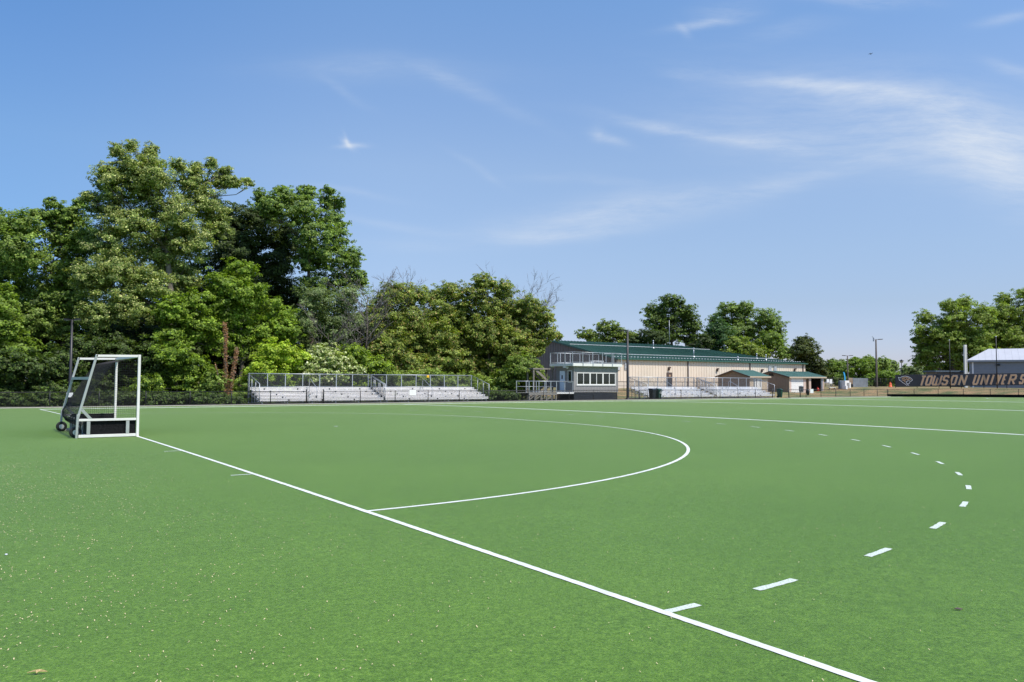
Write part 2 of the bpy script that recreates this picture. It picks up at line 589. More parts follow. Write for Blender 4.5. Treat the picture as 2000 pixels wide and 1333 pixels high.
# ------------------------------------------------------------------ GOAL
g = thing('hockey_goal', 'white framed field hockey goal with black net and rear wheels on the backline', 'goal', (-.6, 0, 0))
for s in (-1, 1):
    y = 1.83 * s
    f = MB(); f.box(-.045, .022, y - .034, y + .034, 0, 2.215); f.build('goal_post', M['white'], g, bevel=.006)
    f = MB(); f.bar((-.05, y, 2.18), (-1.06, y, 2.165), .05, .06); f.build('roof_bar', M['white'], g, bevel=.004)
    f = MB(); f.bar((-1.05, y, 2.20), (-1.455, y, .52), .05, .058); f.build('rear_strut', M['goalalu'], g, bevel=.004)
    f = MB(); f.bar((-1.455, y, .62), (-1.475, y, .0), .055, .072); f.build('rear_upright', M['goalalu'], g, bevel=.004)
    f = MB(); f.bar((-1.36, y + .002 * s, .74), (-1.13, y + .002 * s, .47), .045, .07); f.build('brace', M['goalalu'], g)
    f = MB(); f.bar((-.052, y, .475), (-1.43, y, .475), .05, .06); f.build('side_rail', M['white'], g, bevel=.004)
    f = MB(); f.bar((-.052, y, .05), (-1.43, y, .05), .055, .075); f.build('base_rail', M['white'], g, bevel=.004)
    for x in (-.26, -1.2):
        f = MB(); f.box(x - .04, x + .04, y - .026, y + .026, .094, .438); f.build('side_upright', M['goalalu'], g)
    yi = y - .038 * s
    f = MB(); f.box(-1.205, -.05, min(yi, yi - .012 * s), max(yi, yi - .012 * s), .03, .505); f.build('side_board', M['board'], g)
f = MB(); f.bar((-.012, -1.79, 2.178), (-.012, 1.79, 2.178), .075, .075); f.build('crossbar', M['white'], g, bevel=.006)
f = MB(); f.bar((-1.205, -1.80, 1.57), (-1.205, 1.80, 1.57), .05, .075); f.build('rear_cross_bar', M['goalalu'], g)
f = MB(); f.box(-1.24, -1.21, -1.78, 1.78, .03, .47); f.build('back_board', M['board'], g)
f = MB(); f.bar((-1.27, -1.79, .06), (-1.27, 1.79, .06), .05, .06)
for y in (-1.2, -.6, 0, .6, 1.2): f.box(-1.29, -1.245, y - .03, y + .03, .095, .45)
f.build('back_frame', M['goalalu'], g)
for s in (-1, 1):
    y0 = 1.62 * s; c0 = Vector((-1.475, y0, .148))
    w = MB()
    prof = []
    ring = [(.066, -.035), (.085, -.045), (.125, -.045), (.144, -.028), (.148, 0), (.144, .028), (.125, .045), (.085, .045), (.066, .035), (.066, -.035)]
    n = 28; vs = []
    for r_, yy in ring:
        for k in range(n):
            t = 2 * math.pi * k / n; vs.append(c0 + Vector((r_ * math.cos(t), yy, r_ * math.sin(t))))
    fs = [(i * n + k, i * n + (k + 1) % n, (i + 1) * n + (k + 1) % n, (i + 1) * n + k) for i in range(len(ring) - 1) for k in range(n)]
    w.add(vs, fs, True)
    wh = w.build('wheel', M['rubber'], g)
    h = MB()
    h.cyl(c0 + Vector((0, -.036, 0)), c0 + Vector((0, .036, 0)), .068, 24)
    h.cyl(c0 + Vector((0, -.055, 0)), c0 + Vector((0, .055, 0)), .022, 12)
    for k in range(5): t = k * 2 * math.pi / 5; h.cyl(c0 + Vector((.045 * math.cos(t), -.04, .045 * math.sin(t))), c0 + Vector((.045 * math.cos(t), .04, .045 * math.sin(t))), .008, 6)
    h.build('hub', M['hub'], wh)
    a = MB(); a.cyl(c0, (-1.465, 1.80 * s, .148), .015, 8); a.build('axle', M['goalalu'], g)
# nets: real cords
prof = [(-.03, 2.13), (-.30, 2.08), (-.62, 2.0), (-.82, 1.72), (-1.0, 1.4), (-1.2, 1.06), (-1.36, .80), (-1.46, .62), (-1.45, .46), (-1.36, .32), (-1.26, .42)]


def cord(mb, pts, r=.0024):
    mb.tube(pts, r, 3, cap=False)


def resample(pts, step):
    out = [Vector((pts[0][0], 0, pts[0][1]))]; acc = 0
    for a, b in zip(pts[:-1], pts[1:]):
        a = Vector((a[0], 0, a[1])); b = Vector((b[0], 0, b[1])); L = (b - a).length; t = step - acc
        while t <= L:
            out.append(a + (b - a) * (t / L)); t += step
        acc = (acc + L) % step
    return out


rp = resample(prof, .05)
f = MB()
for p in rp: cord(f, [(p.x, -1.81, p.z), (p.x - .02, -.9, p.z - .02), (p.x - .02, .9, p.z - .025), (p.x, 1.81, p.z)])
for i in range(74):
    y = -1.81 + 3.62 * i / 73
    cord(f, [(p[0] - .02 * math.sin(math.pi * i / 73), y, p[1] - .02 * math.sin(math.pi * i / 73)) for p in prof])
f.build('back_net', M['net'], g)


def prof_x(z):
    for (xa, za), (xb, zb) in zip(prof[2:8], prof[3:9]):
        if zb <= z <= za: return xa + (xb - xa) * (za - z) / (za - zb)
    return -.55 if z > 2.0 else -1.45


def prof_z(x):
    for (xa, za), (xb, zb) in zip(prof[:8], prof[1:9]):
        if xb <= x <= xa: return za + (zb - za) * (xa - x) / (xa - xb)
    return .5


for s in (-1, 1):
    f = MB(); y = 1.80 * s
    z = .5
    while z < 2.02:
        x1 = prof_x(z)
        cord(f, [(-.05, y, z), (x1 * .5, y - .02 * s, z - .012 + .008 * math.sin(z * 9)), (x1, y, z)]); z += .048
    x = -.06
    while x > -1.43:
        zt = prof_z(x)
        cord(f, [(x, y, .5), (x + .01 * math.sin(x * 20), y - .02 * s, (.5 + zt) / 2), (x, y, zt)]); x -= .048
    f.build('side_net', M['net'], g)

# ------------------------------------------------------------------ CHAIN LINK FENCES
FY = 33.0
GF = ground(50, 33)


def fence_run(root, x0, x1, posts, y=FY, h=1.0, base=GF, gatepost=()):
    for x in posts:
        r_ = .055 if x in gatepost else .032
        f = MB(); f.cyl((x, y, base - .05), (x, y, base + h + (.10 if x in gatepost else .0)), r_, 10)
        f.lathe([(r_ * 1.15, 0), (r_ * .9, .03), (.001, .05)], (x, y, base + h + (.10 if x in gatepost else .0)), 10)
        f.build('fence_post', M['black'], root)
    f = MB(); f.cyl((x0, y, base + h - .02), (x1, y, base + h - .02), .024, 8); f.build('top_rail', M['black'], root)
    f = MB(); f.cyl((x0, y, base + .06), (x1, y, base + .06), .018, 8); f.build('bottom_rail', M['black'], root)
    f = MB(); f.quad((x0, y + .01, base + .03), (x1, y + .01, base + .03), (x1, y + .01, base + h), (x0, y + .01, base + h))
    f.build('chain_link', M['chain'], root)


r1 = thing('chain_link_fence', 'low black chain link fence running behind the goal to the first bleacher gate', 'fence', (-2, FY, GF), 'low black field fence sections')
fence_run(r1, -32, 17.83, [-30 + .55, -26.3, -23.3, -20.2, -17.2, -14.2, -11.15, -8.1, -5.1, -2.06, .97, 3.78, 6.61, 9.45, 12.28, 15.09, 17.83], gatepost=(17.83,))
r2 = thing('chain_link_fence', 'low black chain link fence in front of the bleachers and the press box', 'fence', (45, FY, GF), 'low black field fence sections')
fence_run(r2, 19.17, 73.44, [19.17, 22.21, 25.24, 28.27, 31.28, 34.28, 37.3, 40.29, 43.31, 46.28, 49.32, 52.36, 55.34, 58.32, 61.37, 64.39, 67.36, 70.36, 73.44], gatepost=(19.17, 73.44))
r3 = thing('chain_link_fence', 'low black chain link fence beside the garage, right of the open gateway', 'fence', (86, FY, GF), 'low black field fence sections')
fence_run(r3, 76.42, 97.4, [76.42, 78.6, 79.75, 82.74, 85.81, 88.89, 91.97, 95.03, 97.4], gatepost=(76.42, 78.6))
gt = thing('field_gate', 'narrow black chain link gate in the fence before the left bleachers', 'gate', (18.5, FY, GF))
f = MB()
for x in (17.95, 19.05): f.cyl((x, FY, GF + .08), (x, FY, GF + 1.02), .022, 8)
for z in (.10, 1.0): f.cyl((17.95, FY, GF + z), (19.05, FY, GF + z), .022, 8)
f.build('gate_frame', M['black'], gt)
f = MB(); f.quad((17.95, FY + .01, GF + .1), (19.05, FY + .01, GF + .1), (19.05, FY + .01, GF + 1.0), (17.95, FY + .01, GF + 1.0)); f.build('chain_link', M['chain'], gt)
f = MB(); f.box(18.0, 18.07, FY - .05, FY + .04, GF + .55, GF + .75); f.build('latch', M['galv'], gt)

r4 = thing('chain_link_fence', 'low black chain link fence on the far end of the pitch above the black kickboard', 'fence', (97.4, 10, -.1), 'low black field fence sections')
ye = [32.9, 29.39, 26.32, 23.27, 20.16, 17.06, 14.14, 11, 8, 5, 2, -1, -4, -7, -10]


def ez(y): return ground(97, y)


for y in ye:
    f = MB(); f.cyl((97.4, y, ez(y) - .05), (97.4, y, ez(y) + 1.0), .032, 8); f.build('fence_post', M['black'], r4)
for nm, hz, rr in (('top_rail', .98, .024),):
    f = MB(); f.tube([(97.4, y, ez(y) + hz) for y in ye], rr, 8); f.build(nm, M['black'], r4)
f = MB()
for a, b in zip(ye[:-1], ye[1:]):
    f.quad((97.41, a, ez(a) + .3), (97.41, b, ez(b) + .3), (97.41, b, ez(b) + 1.0), (97.41, a, ez(a) + 1.0))
f.build('chain_link', M['chain_end'], r4)
f = MB()
for a, b in zip(ye[:-1], ye[1:]): f.bar((97.3, a, ez(a) + .16), (97.3, b, ez(b) + .16), .06, .34)
f.build('kickboard', M['board'], r4)

# ------------------------------------------------------------------ BLEACHERS
BL = 10.25
NR = 5


def make_bleacher(x0, y0, label, m_bench, group):
    b = thing('bleacher', label, 'bleacher', (x0 + BL / 2, y0, GF), group)
    z0 = GF
    for i in range(NR):
        y = y0 + .25 + .61 * i; s_ = .42 + .205 * i
        xl, xr = x0 + .05, x0 + BL - .05 - .12 * (NR - 1 - i) * 0
        f = MB(); f.box(xl, xr, y - .127, y + .13, z0 + s_ - .045, z0 + s_)
        f.box(xl, xr, y - .134, y - .128, z0 + s_ - .06, z0 + s_ + .002)
        f.build('seat_plank', m_bench, b)
        f = MB(); f.box(xl, xr, y - .127, y - .110, z0 + s_ - .172, z0 + s_ - .092); f.build('riser_plank', m_bench, b)
        if i:
            f = MB(); f.box(xl, xr, y - .47, y - .09, z0 + .205 * i - .04, z0 + .205 * i); f.build('foot_plank', m_bench, b)
        for k in range(4):
            xx = x0 + 1.1 + 2.68 * k + .28 * (NR - 1 - i)
            if xx < x0 + BL - .3:
                zt_ = z0 + s_
                f = MB(); f.poly([(xx, y - .165, zt_ - .058), (xx, y - .165, zt_ - .095), (xx + .035, y - .165, zt_ - .095), (xx + .035, y - .165, zt_ - .20), (xx + .085, y - .165, zt_ - .20), (xx + .085, y - .165, zt_ - .095), (xx + .13, y - .165, zt_ - .095), (xx + .13, y - .165, zt_ - .058)], (0, .022, 0))
                f.build('seat_bracket', M['black'], b)
    xx = x0 + .25
    while xx < x0 + BL:
        f = MB()
        f.bar((xx, y0 + .1, z0 + .04), (xx, y0 + 3.0, z0 + .04), .05, .06)
        f.bar((xx, y0 + .12, z0 + .30), (xx, y0 + 2.9, z0 + 1.14), .05, .06)
        for i in range(NR): f.box(xx - .025, xx + .025, y0 + .23 + .61 * i, y0 + .28 + .61 * i, z0 + .06, z0 + .36 + .205 * i)
        f.build('frame', M['galv'], b)
        xx += 1.95
    yb = y0 + 3.0; zt = z0 + 2.32; zl = z0 + 1.32
    npost = 7
    for i in range(npost + 1):
        xx = x0 + .10 + (BL - .2) * i / npost
        f = MB(); f.box(xx - .03, xx + .03, yb - .02, yb + .04, z0, zt - .02); f.build('guard_post', M['galv'], b)
    f = MB(); f.cyl((x0 + .06, yb, zt), (x0 + BL - .06, yb, zt), .03, 8); f.build('top_rail', M['galv'], b)
    f = MB(); f.cyl((x0 + .06, yb, zl - .02), (x0 + BL - .06, yb, zl - .02), .022, 8); f.build('lower_rail', M['galv'], b)
    f = MB(); f.quad((x0 + .1, yb + .005, zl), (x0 + BL - .1, yb + .005, zl), (x0 + BL - .1, yb + .005, zt), (x0 + .1, yb + .005, zt)); f.build('guard_mesh', M['railmesh'], b)
    for xx in (x0 + .02, x0 + BL - .02):
        f = MB()
        f.tube([(xx, yb, z0 + .3), (xx, yb, zt), (xx, y0 + .12, zt - .80), (xx, y0 + .12, z0 + .02)], .026, 8)
        f.tube([(xx, yb, zl - .5), (xx, y0 + .12, z0 + .25)], .02, 8)
        for t in (.33, .66):
            yy = y0 + .12 + (yb - y0 - .12) * t
            f.cyl((xx, yy, z0 + .1), (xx, yy, zt - .80 + .80 * t), .022, 8)
        f.build('end_rail', M['galv'], b)
        f = MB(); f.quad((xx + .002, y0 + .12, z0 + .3), (xx + .002, yb, zl - .5), (xx + .002, yb, zt), (xx + .002, y0 + .12, zt - .8)); f.build('end_mesh', M['railmesh_side'], b)
    # aisle hand rail loop
    xx = x0 + BL * .46
    f = MB(); f.tube([(xx, y0 + 2.35, z0 + .85), (xx, y0 + 2.35, z0 + 1.80), (xx, y0 + 2.25, z0 + 1.93), (xx, y0 + 2.1, z0 + 1.92), (xx, y0 + .75, z0 + 1.22), (xx, y0 + .66, z0 + 1.12), (xx, y0 + .66, z0 + .25)], .022, 8)
    f.build('handrail', M['galv'], b)
    return b


BY = 34.35
gb = 'aluminium bleachers behind the field fence'
bl1 = make_bleacher(14.72, BY, 'aluminium bleacher nearest the goal, in front of the bright green trees', M['bench'], gb)


def copy_thing(src, dx, label):
    r_ = src.copy(); COL.objects.link(r_); r_.location = src.location + Vector(dx); r_['label'] = label
    ORG[r_.name] = r_.location.copy()
    for ch in list(src.children):
        c_ = ch.copy(); COL.objects.link(c_); c_.parent = r_
        for g2 in ch.children:
            d_ = g2.copy(); COL.objects.link(d_); d_.parent = c_
    return r_


bl2 = copy_thing(bl1, (10.33, 0, 0), 'aluminium bleacher with a small yellow sign on its back rail')
bl3 = make_bleacher(54.9, BY, 'aluminium bleacher beside the dark light pole, behind two trash carts', M['bench2'], gb)
bl4 = copy_thing(bl3, (10.6, 0, 0), 'aluminium bleacher in front of the green roofed white door shed')
s1 = thing('warning_sign', 'small yellow square sign on the back rail of the second bleacher', 'sign', (31.2, BY + 2.95, GF + 2.1))
p = PY(836, 735.5, BY + 2.93)
f = MB(); f.box(p.x - .12, p.x + .12, BY + 2.93, BY + 2.95, p.z - .11, p.z + .11); f.build('sign_face', M['yellow'], s1)
f = MB(); f.box(p.x - .03, p.x + .03, BY + 2.951, BY + 2.97, p.z - .05, p.z + .12); f.build('bracket', M['galv'], s1)
s2 = thing('fence_sign', 'blank white sheet sign fixed to the fence before the second bleacher', 'sign', (29.5, FY - .02, GF + .5))
p = PY(806, 767.5, FY - .03)
f = MB(); f.box(p.x - .30, p.x + .30, FY - .05, FY - .03, p.z - .22, p.z + .22); f.build('sign_face', M['bench'], s2)
f = MB(); f.box(p.x - .2, p.x + .2, FY - .029, FY - .026, p.z + .1, p.z + .14); f.build('tie', M['black'], s2)

# ------------------------------------------------------------------ PRESS BOX
bx0, bx1, by0, by1 = 45.1, 50.8, 34.5, 37.25
bz = GF
z_fl, z_rf = bz + .76, bz + 3.30
pb = thing('press_box', 'small grey sided press box with a band of windows and a railed roof deck', 'press box', (48, 35.8, bz))


def battens(mb, p, q, z0, z1, step, depth, out, w=.035):
    """vertical battens along p->q on the outward side"""
    p, q, out = Vector(p), Vector(q), Vector(out); L = (q - p).length; d = (q - p) / L
    n = int(L / step)
    for i in range(n + 1):
        c = p + d * (i * L / n)
        a = c - d * w / 2; b = c + d * w / 2
        mb.poly([(a.x, a.y, z0), (b.x, b.y, z0), (b.x, b.y, z1), (a.x, a.y, z1)], out * depth)


wx0, wx1, wz0, wz1 = bx0 + .36, bx0 + 5.38, bz + 1.49, bz + 2.68
f = MB()
f.box(bx0, bx1, by0, by0 + .1, z_fl, wz0); f.box(bx0, bx1, by0, by0 + .1, wz1, z_rf)
f.box(bx0, wx0, by0, by0 + .1, wz0, wz1); f.box(wx1, bx1, by0, by0 + .1, wz0, wz1)
battens(f, (bx0 + .02, by0, 0), (bx1 - .02, by0, 0), z_fl, wz0 - .07, .2, .018, (0, -1, 0), .03)
battens(f, (bx0 + .02, by0, 0), (bx1 - .02, by0, 0), wz1 + .07, z_rf - .02, .2, .018, (0, -1, 0), .03)
f.build('front_wall', M['siding'], pb)
dy0, dy1 = by0 + 1.30, by0 + 2.20     # door on the end wall
ny0, ny1 = by0 + .32, by0 + .88       # narrow window
f = MB()
for a, b, zz0, zz1 in ((by0 + .102, ny0, z_fl, z_rf), (ny0, ny1, z_fl, z_fl + .95), (ny0, ny1, z_fl + 2.1, z_rf), (ny1, dy0, z_fl, z_rf), (dy0, dy1, z_fl + 2.12, z_rf), (dy1, by1, z_fl, z_rf)):
    f.box(bx0, bx0 + .1, a, b, zz0, zz1)
f.build('end_wall', M['siding'], pb)
f = MB(); f.box(bx1 - .1, bx1, by0 + .102, by1, z_fl, z_rf); f.box(bx0 + .102, bx1 - .102, by1 - .1, by1, z_fl, z_rf); f.build('rear_wall', M['siding'], pb)
f = MB(); f.box(bx0 + .1, bx1 - .1, by0 + .1, by1 - .1, z_fl, z_fl + .03); f.build('floor', M['interior'], pb)
f = MB(); f.box(bx0 + .3, bx1 - .3, by0 + .12, by0 + .6, z_fl + .72, z_fl + .76); f.build('counter', M['interior'], pb)
dr = MB(); dr.box(bx0 - .03, bx0 + .03, dy0 + .05, dy1 - .05, z_fl + .02, z_fl + 2.08)
dr = dr.build('door', M['door_blue'], pb)
f = MB(); f.box(bx0 - .04, bx0 - .032, dy0 + .38, dy0 + .56, z_fl + 1.30, z_fl + 1.66); f.build('door_window', M['navy'], dr)
f = MB(); f.box(bx0 - .075, bx0 - .031, dy0 + .12, dy0 + .18, z_fl + .95, z_fl + 1.10); f.build('door_handle', M['galv'], dr)
f = MB(); f.box(bx0 - .022, bx0 - .002, dy0 - .04, dy0 + .05, z_fl, z_fl + 2.16); f.box(bx0 - .022, bx0 - .002, dy1 - .05, dy1 + .04, z_fl, z_fl + 2.16); f.box(bx0 - .022, bx0 - .002, dy0 + .05, dy1 - .05, z_fl + 2.09, z_fl + 2.16); f.build('door_frame', M['siding'], pb)
f = MB()
for a, b, c_, d_ in ((ny0 - .03, ny0 + .05, .92, 2.13), (ny1 - .05, ny1 + .03, .92, 2.13), (ny0 + .05, ny1 - .05, .92, 1.0), (ny0 + .05, ny1 - .05, 2.05, 2.13)):
    f.box(bx0 - .03, bx0 - .002, a, b, z_fl + c_, z_fl + d_)
nw = f.build('side_window', M['trim'], pb)
f = MB(); f.box(bx0 + .03, bx0 + .04, ny0 + .02, ny1 - .02, z_fl + .97, z_fl + 2.08); f.build('pane', M['glass'], nw)
# six-light window band
for i in range(3):
    a = wx0 + (wx1 - wx0) * i / 3 + .005; b = wx0 + (wx1 - wx0) * (i + 1) / 3 - .005; mid = (a + b) / 2
    f = MB()
    for q0, q1 in ((a, a + .075), (b - .075, b), (mid - .035, mid + .035)): f.box(q0, q1, by0 - .035, by0 + .03, wz0, wz1)
    for q0, q1 in ((a + .075, mid - .035), (mid + .035, b - .075)):
        f.box(q0, q1, by0 - .033, by0 + .028, wz0, wz0 + .075); f.box(q0, q1, by0 - .033, by0 + .028, wz1 - .07, wz1)
    wn = f.build('window', M['trim'], pb)
    for q0, q1 in ((a + .05, mid - .02), (mid + .02, b - .05)):
        f = MB(); f.box(q0, q1, by0 + .0, by0 + .01, wz0 + .05, wz1 - .05); f.build('pane', M['glass'], wn)
f = MB(); f.box(wx0 - .06, wx1 + .06, by0 - .06, by0 - .002, wz0 - .07, wz0 - .002); f.build('window_sill', M['trim'], pb)
f = MB(); f.box(bx0 - .03, bx0 + .09, by0 - .03, by0 - .003, z_fl - .02, z_rf - .01); f.box(bx1 - .09, bx1 + .03, by0 - .03, by0 - .003, z_fl - .02, z_rf - .01); f.build('corner_trim', M['siding'], pb)
f = MB()
for z_ in range(4): f.box(bx0 + .05, bx1 - .02, by0 + .03 + .004 * z_, by1 - .05, bz + .02 + .18 * z_, bz + .185 + .18 * z_)
f.build('skirt', M['skirt'], pb)
ox0, ox1, oy0, oy1 = bx0 - .45, bx1 + .30, by0 - .34, by1 + .5
f = MB(); f.box(ox0, ox1, oy0, oy1, z_rf, z_rf + .27); f.build('roof_deck', M['trim'], pb, bevel=.01)
zt = z_rf + .27
rail = MB(); mesh_ = MB()
pts = [(ox0 + .05, oy1 - .05), (ox0 + .05, oy0 + .05), (ox1 - .05, oy0 + .05), (ox1 - .05, oy1 - .05)]
for a, b in zip(pts, pts[1:] + pts[:1]):
    for zz in (1.08, .10): rail.cyl((a[0], a[1], zt + zz), (b[0], b[1], zt + zz), .024, 8)
rail.build('roof_rail', M['galv'], pb)
for a, b, n in ((pts[0], pts[1], 3), (pts[1], pts[2], 5), (pts[2], pts[3], 3), (pts[3], pts[0], 5)):
    for i in range(n):
        x = a[0] + (b[0] - a[0]) * i / n; y = a[1] + (b[1] - a[1]) * i / n
        f = MB(); f.box(x - .028, x + .028, y - .028, y + .028, z_rf + .275, zt + 1.08)
        if a == pts[1]: f.box(x - .05, x + .05, oy0 - .03, oy0 - .002, z_rf + .06, z_rf + .30)
        f.build('rail_post', M['galv'], pb)
f = MB(); f.quad((pts[1][0], oy0 + .05, zt + .1), (pts[2][0], oy0 + .05, zt + .1), (pts[2][0], oy0 + .05, zt + 1.06), (pts[1][0], oy0 + .05, zt + 1.06)); f.build('rail_mesh', M['roofmesh'], pb)
f = MB(); f.quad((pts[0][0], oy1 - .05, zt + .1), (pts[3][0], oy1 - .05, zt + .1), (pts[3][0], oy1 - .05, zt + 1.06), (pts[0][0], oy1 - .05, zt + 1.06))
f.build('rail_mesh', M['roofmesh'], pb)
f = MB(); f.box(bx0 + 2.7, bx0 + 4.2, by0 + .4, by0 + .75, zt + .25, zt + .31)
for x in (2.8, 4.1): f.box(bx0 + x - .03, bx0 + x + .03, by0 + .42, by0 + .7, zt + .001, zt + .25)
f.build('roof_bench', M['bench2'], pb)
f = MB(); f.box(bx0 - .43, bx0 - .05, by0 + .75, by0 + 1.15, z_rf - .17, z_rf - .002); f.cyl((bx0 - .25, by0 + .6, z_rf - .14), (bx0 - .25, by0 + .74, z_rf - .2), .09, 10); f.build('flood_light', M['trim'], pb)

# access deck and ramp by the press box
dk = thing('timber_deck', 'weathered timber deck with metal railings leading to the blue press box door', 'deck', (42.4, 35.3, bz))
dx0, dx1, dyA, dyB = 39.7, 45.07, 34.5, 36.6
f = MB()
for i in range(15):
    y = dyA + .14 * i; f.box(dx0, dx1 - .002, y, y + .132, z_fl - .06, z_fl - .02)
f.build('deck_boards', M['deckwood'], dk)
f = MB(); f.box(dx0, dx0 + 3.28, dyA - .05, dyA - .003, z_fl - .24, z_fl + .0); f.box(dx0, dx0 + 3.28, dyB + .01, dyB + .05, z_fl - .24, z_fl - .0); f.build('rim_joist', M['deckwood'], dk)
f = MB(); f.box(dx0 + 3.3, dx1 - .003, dyA - .06, dyA - .003, z_fl - .13, z_fl + .02); f.build('white_fascia', M['trim'], dk)
for x in (dx0 + .08, dx0 + .75, dx0 + 1.45, dx0 + 2.1, dx0 + 2.75, dx0 + 3.25):
    for y in (dyA + .07, dyB - .05):
        f = MB(); f.box(x - .05, x + .05, y - .05, y + .05, bz - .05, z_fl - .065); f.build('deck_leg', M['deckwood'], dk)
f = MB()
for i in range(4):
    x = dx0 + .08 + .7 * i; f.bar((x, dyA + .0, bz + .1), (x + .6, dyA + .0, z_fl - .28), .03, .07)
f.build('deck_brace', M['deckwood'], dk)
for x in (dx0 + .06, dx0 + .55, dx0 + 1.2, dx0 + 1.9, dx0 + 2.6, dx0 + 3.28, dx0 + 4.3, dx1 - .08):
    f = MB(); f.box(x - .03, x + .03, dyA - .0, dyA + .06, z_fl - .019, z_fl + 1.05); f.build('rail_post', M['galv'], dk)
for x in (dx0 + .06, dx0 + 1.2, dx0 + 2.4, dx0 + 3.6):
    f = MB(); f.box(x - .03, x + .03, dyB - .07, dyB - .01, z_fl - .019, z_fl + 1.05); f.build('rail_post', M['galv'], dk)
f = MB(); f.cyl((dx0, dyA + .03, z_fl + 1.06), (dx1 - .05, dyA + .03, z_fl + 1.06), .03, 8); f.cyl((dx0, dyA + .03, z_fl + .12), (dx1 - .05, dyA + .03, z_fl + .12), .02, 8)
f.cyl((dx0, dyB - .04, z_fl + 1.06), (dx1 - .9, dyB - .04, z_fl + 1.06), .03, 8); f.cyl((dx0, dyB - .04, z_fl + .55), (dx1 - .9, dyB - .04, z_fl + .55), .02, 8)
f.build('deck_rail', M['galv'], dk)
st = thing('timber_stair', 'tan timber stair frame climbing behind the press box deck', 'stair', (44, 38.2, bz))
for x in (42.55, 44.9):
    for y in (37.6, 38.6):
        f = MB(); f.box(x - .06, x + .06, y - .06, y + .06, bz - .05, bz + 2.975); f.build('stair_post', M['newwood'], st)
f = MB(); f.box(42.45, 45.0, 37.5, 38.7, bz + 2.98, bz + 3.12); f.build('landing', M['newwood'], st)
f = MB()
f.bar((42.9, 37.62, bz + 2.9), (44.75, 37.62, bz + 1.55), .05, .22); f.bar((44.75, 38.5, bz + 1.55), (42.7, 38.5, bz + .2), .05, .22)
f.bar((42.9, 38.5, bz + 2.9), (44.75, 38.5, bz + 1.55), .05, .22); f.bar((44.7, 37.55, bz + 1.5), (42.7, 37.55, bz + .3), .05, .22)
f.build('stringer', M['newwood'], st)
f = MB()
for i in range(7):
    t = i / 6; f.box(42.95 + 1.7 * t, 43.2 + 1.7 * t, 37.66, 38.46, bz + 2.85 - 1.3 * t, bz + 2.89 - 1.3 * t)
for i in range(7):
    t = i / 6; f.box(42.8 + 1.75 * t, 43.05 + 1.75 * t, 37.66, 38.46, bz + .28 + 1.2 * t, bz + .32 + 1.2 * t)
f.build('tread', M['newwood'], st)

# ------------------------------------------------------------------ LONG METAL BUILDING
LX0, LX1, LY0, LYR = 69.1, 110.4, 54.5, 68.5
LRX = 95.7
gA, zE, zR = .35, 4.72, 7.70
lb = thing('metal_building', 'long tan metal building with a green standing seam roof', 'building', (90, 60, .7))
LY1 = 2 * LYR - LY0
f = MB(); zb = 1.62
f.box(LX0, LX1, LY0, LY0 + .2, zb, zE)
n = int((LX1 - LX0) / .55)
for i in range(n + 1):
    x = LX0 + (LX1 - LX0) * i / n
    f.box(x - .035, x + .035, LY0 - .035, LY0 - .001, zb, zE - .05)
f.build('front_wall', M['tan'], lb)
f = MB(); f.box(LX0 + .03, LX1 - .03, LY0 + .03, LY0 + .17, -.2, zb - .003); f.build('block_base', M['block'], lb)
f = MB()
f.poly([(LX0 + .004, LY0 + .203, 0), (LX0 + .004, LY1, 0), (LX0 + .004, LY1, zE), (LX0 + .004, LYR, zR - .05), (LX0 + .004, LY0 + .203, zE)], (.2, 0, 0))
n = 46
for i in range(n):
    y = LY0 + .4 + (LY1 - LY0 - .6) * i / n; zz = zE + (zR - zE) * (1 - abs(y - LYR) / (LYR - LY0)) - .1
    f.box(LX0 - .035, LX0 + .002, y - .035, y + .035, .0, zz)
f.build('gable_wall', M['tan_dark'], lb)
f = MB(); f.box(LX1 - .2, LX1 - .002, LY0 + .203, LY1, 0, zE); f.box(LX0 + .21, LX1 - .21, LY1 - .2, LY1, 0, zE); f.build('rear_wall', M['tan'], lb)
# roof: gable on the near end, hip on the far end
OV = .30; sl = (zR - zE) / (LYR - LY0); ze = zE - sl * OV + .02
E0 = (LX0 - .25, LY0 - OV, ze); E1 = (LX1 + .25, LY0 - OV, ze); Rr0 = (LX0 - .25, LYR, zR); Rr1 = (LRX, LYR, zR)
E2 = (LX1 + .25, LY1 + OV, ze); E3 = (LX0 - .25, LY1 + OV, ze)
f = MB(); th = .16


def dn(p): return (p[0], p[1], p[2] - th)


tops = [E0, E1, Rr1, Rr0, E2, E3]
f.add(tops + [dn(p) for p in tops], [(0, 1, 2, 3), (1, 4, 2), (4, 5, 3, 2), (9, 8, 7, 6), (8, 10, 7), (8, 9, 11, 10), (0, 6, 7, 1), (1, 7, 10, 4), (4, 10, 11, 5), (0, 3, 9, 6), (3, 5, 11, 9)])
x = LX0 + .2
while x < LX1:
    if x <= LRX: q = (x, LYR - .05, zR)
    else:
        t = (LX1 + .25 - x) / (LX1 + .25 - LRX); q = (x, LY0 - OV + (LYR - LY0 + OV) * t, ze + (zR - ze) * t)
    f.bar((x, LY0 - OV + .01, ze + .03), (q[0], q[1], q[2] + .03), .045, .06); x += .62
rf = f.build('roof', M['roof'], lb)


def roof_pt(x, t): return (x, LY0 - OV + (LYR - LY0 + OV) * t, ze + (zR - ze) * t)


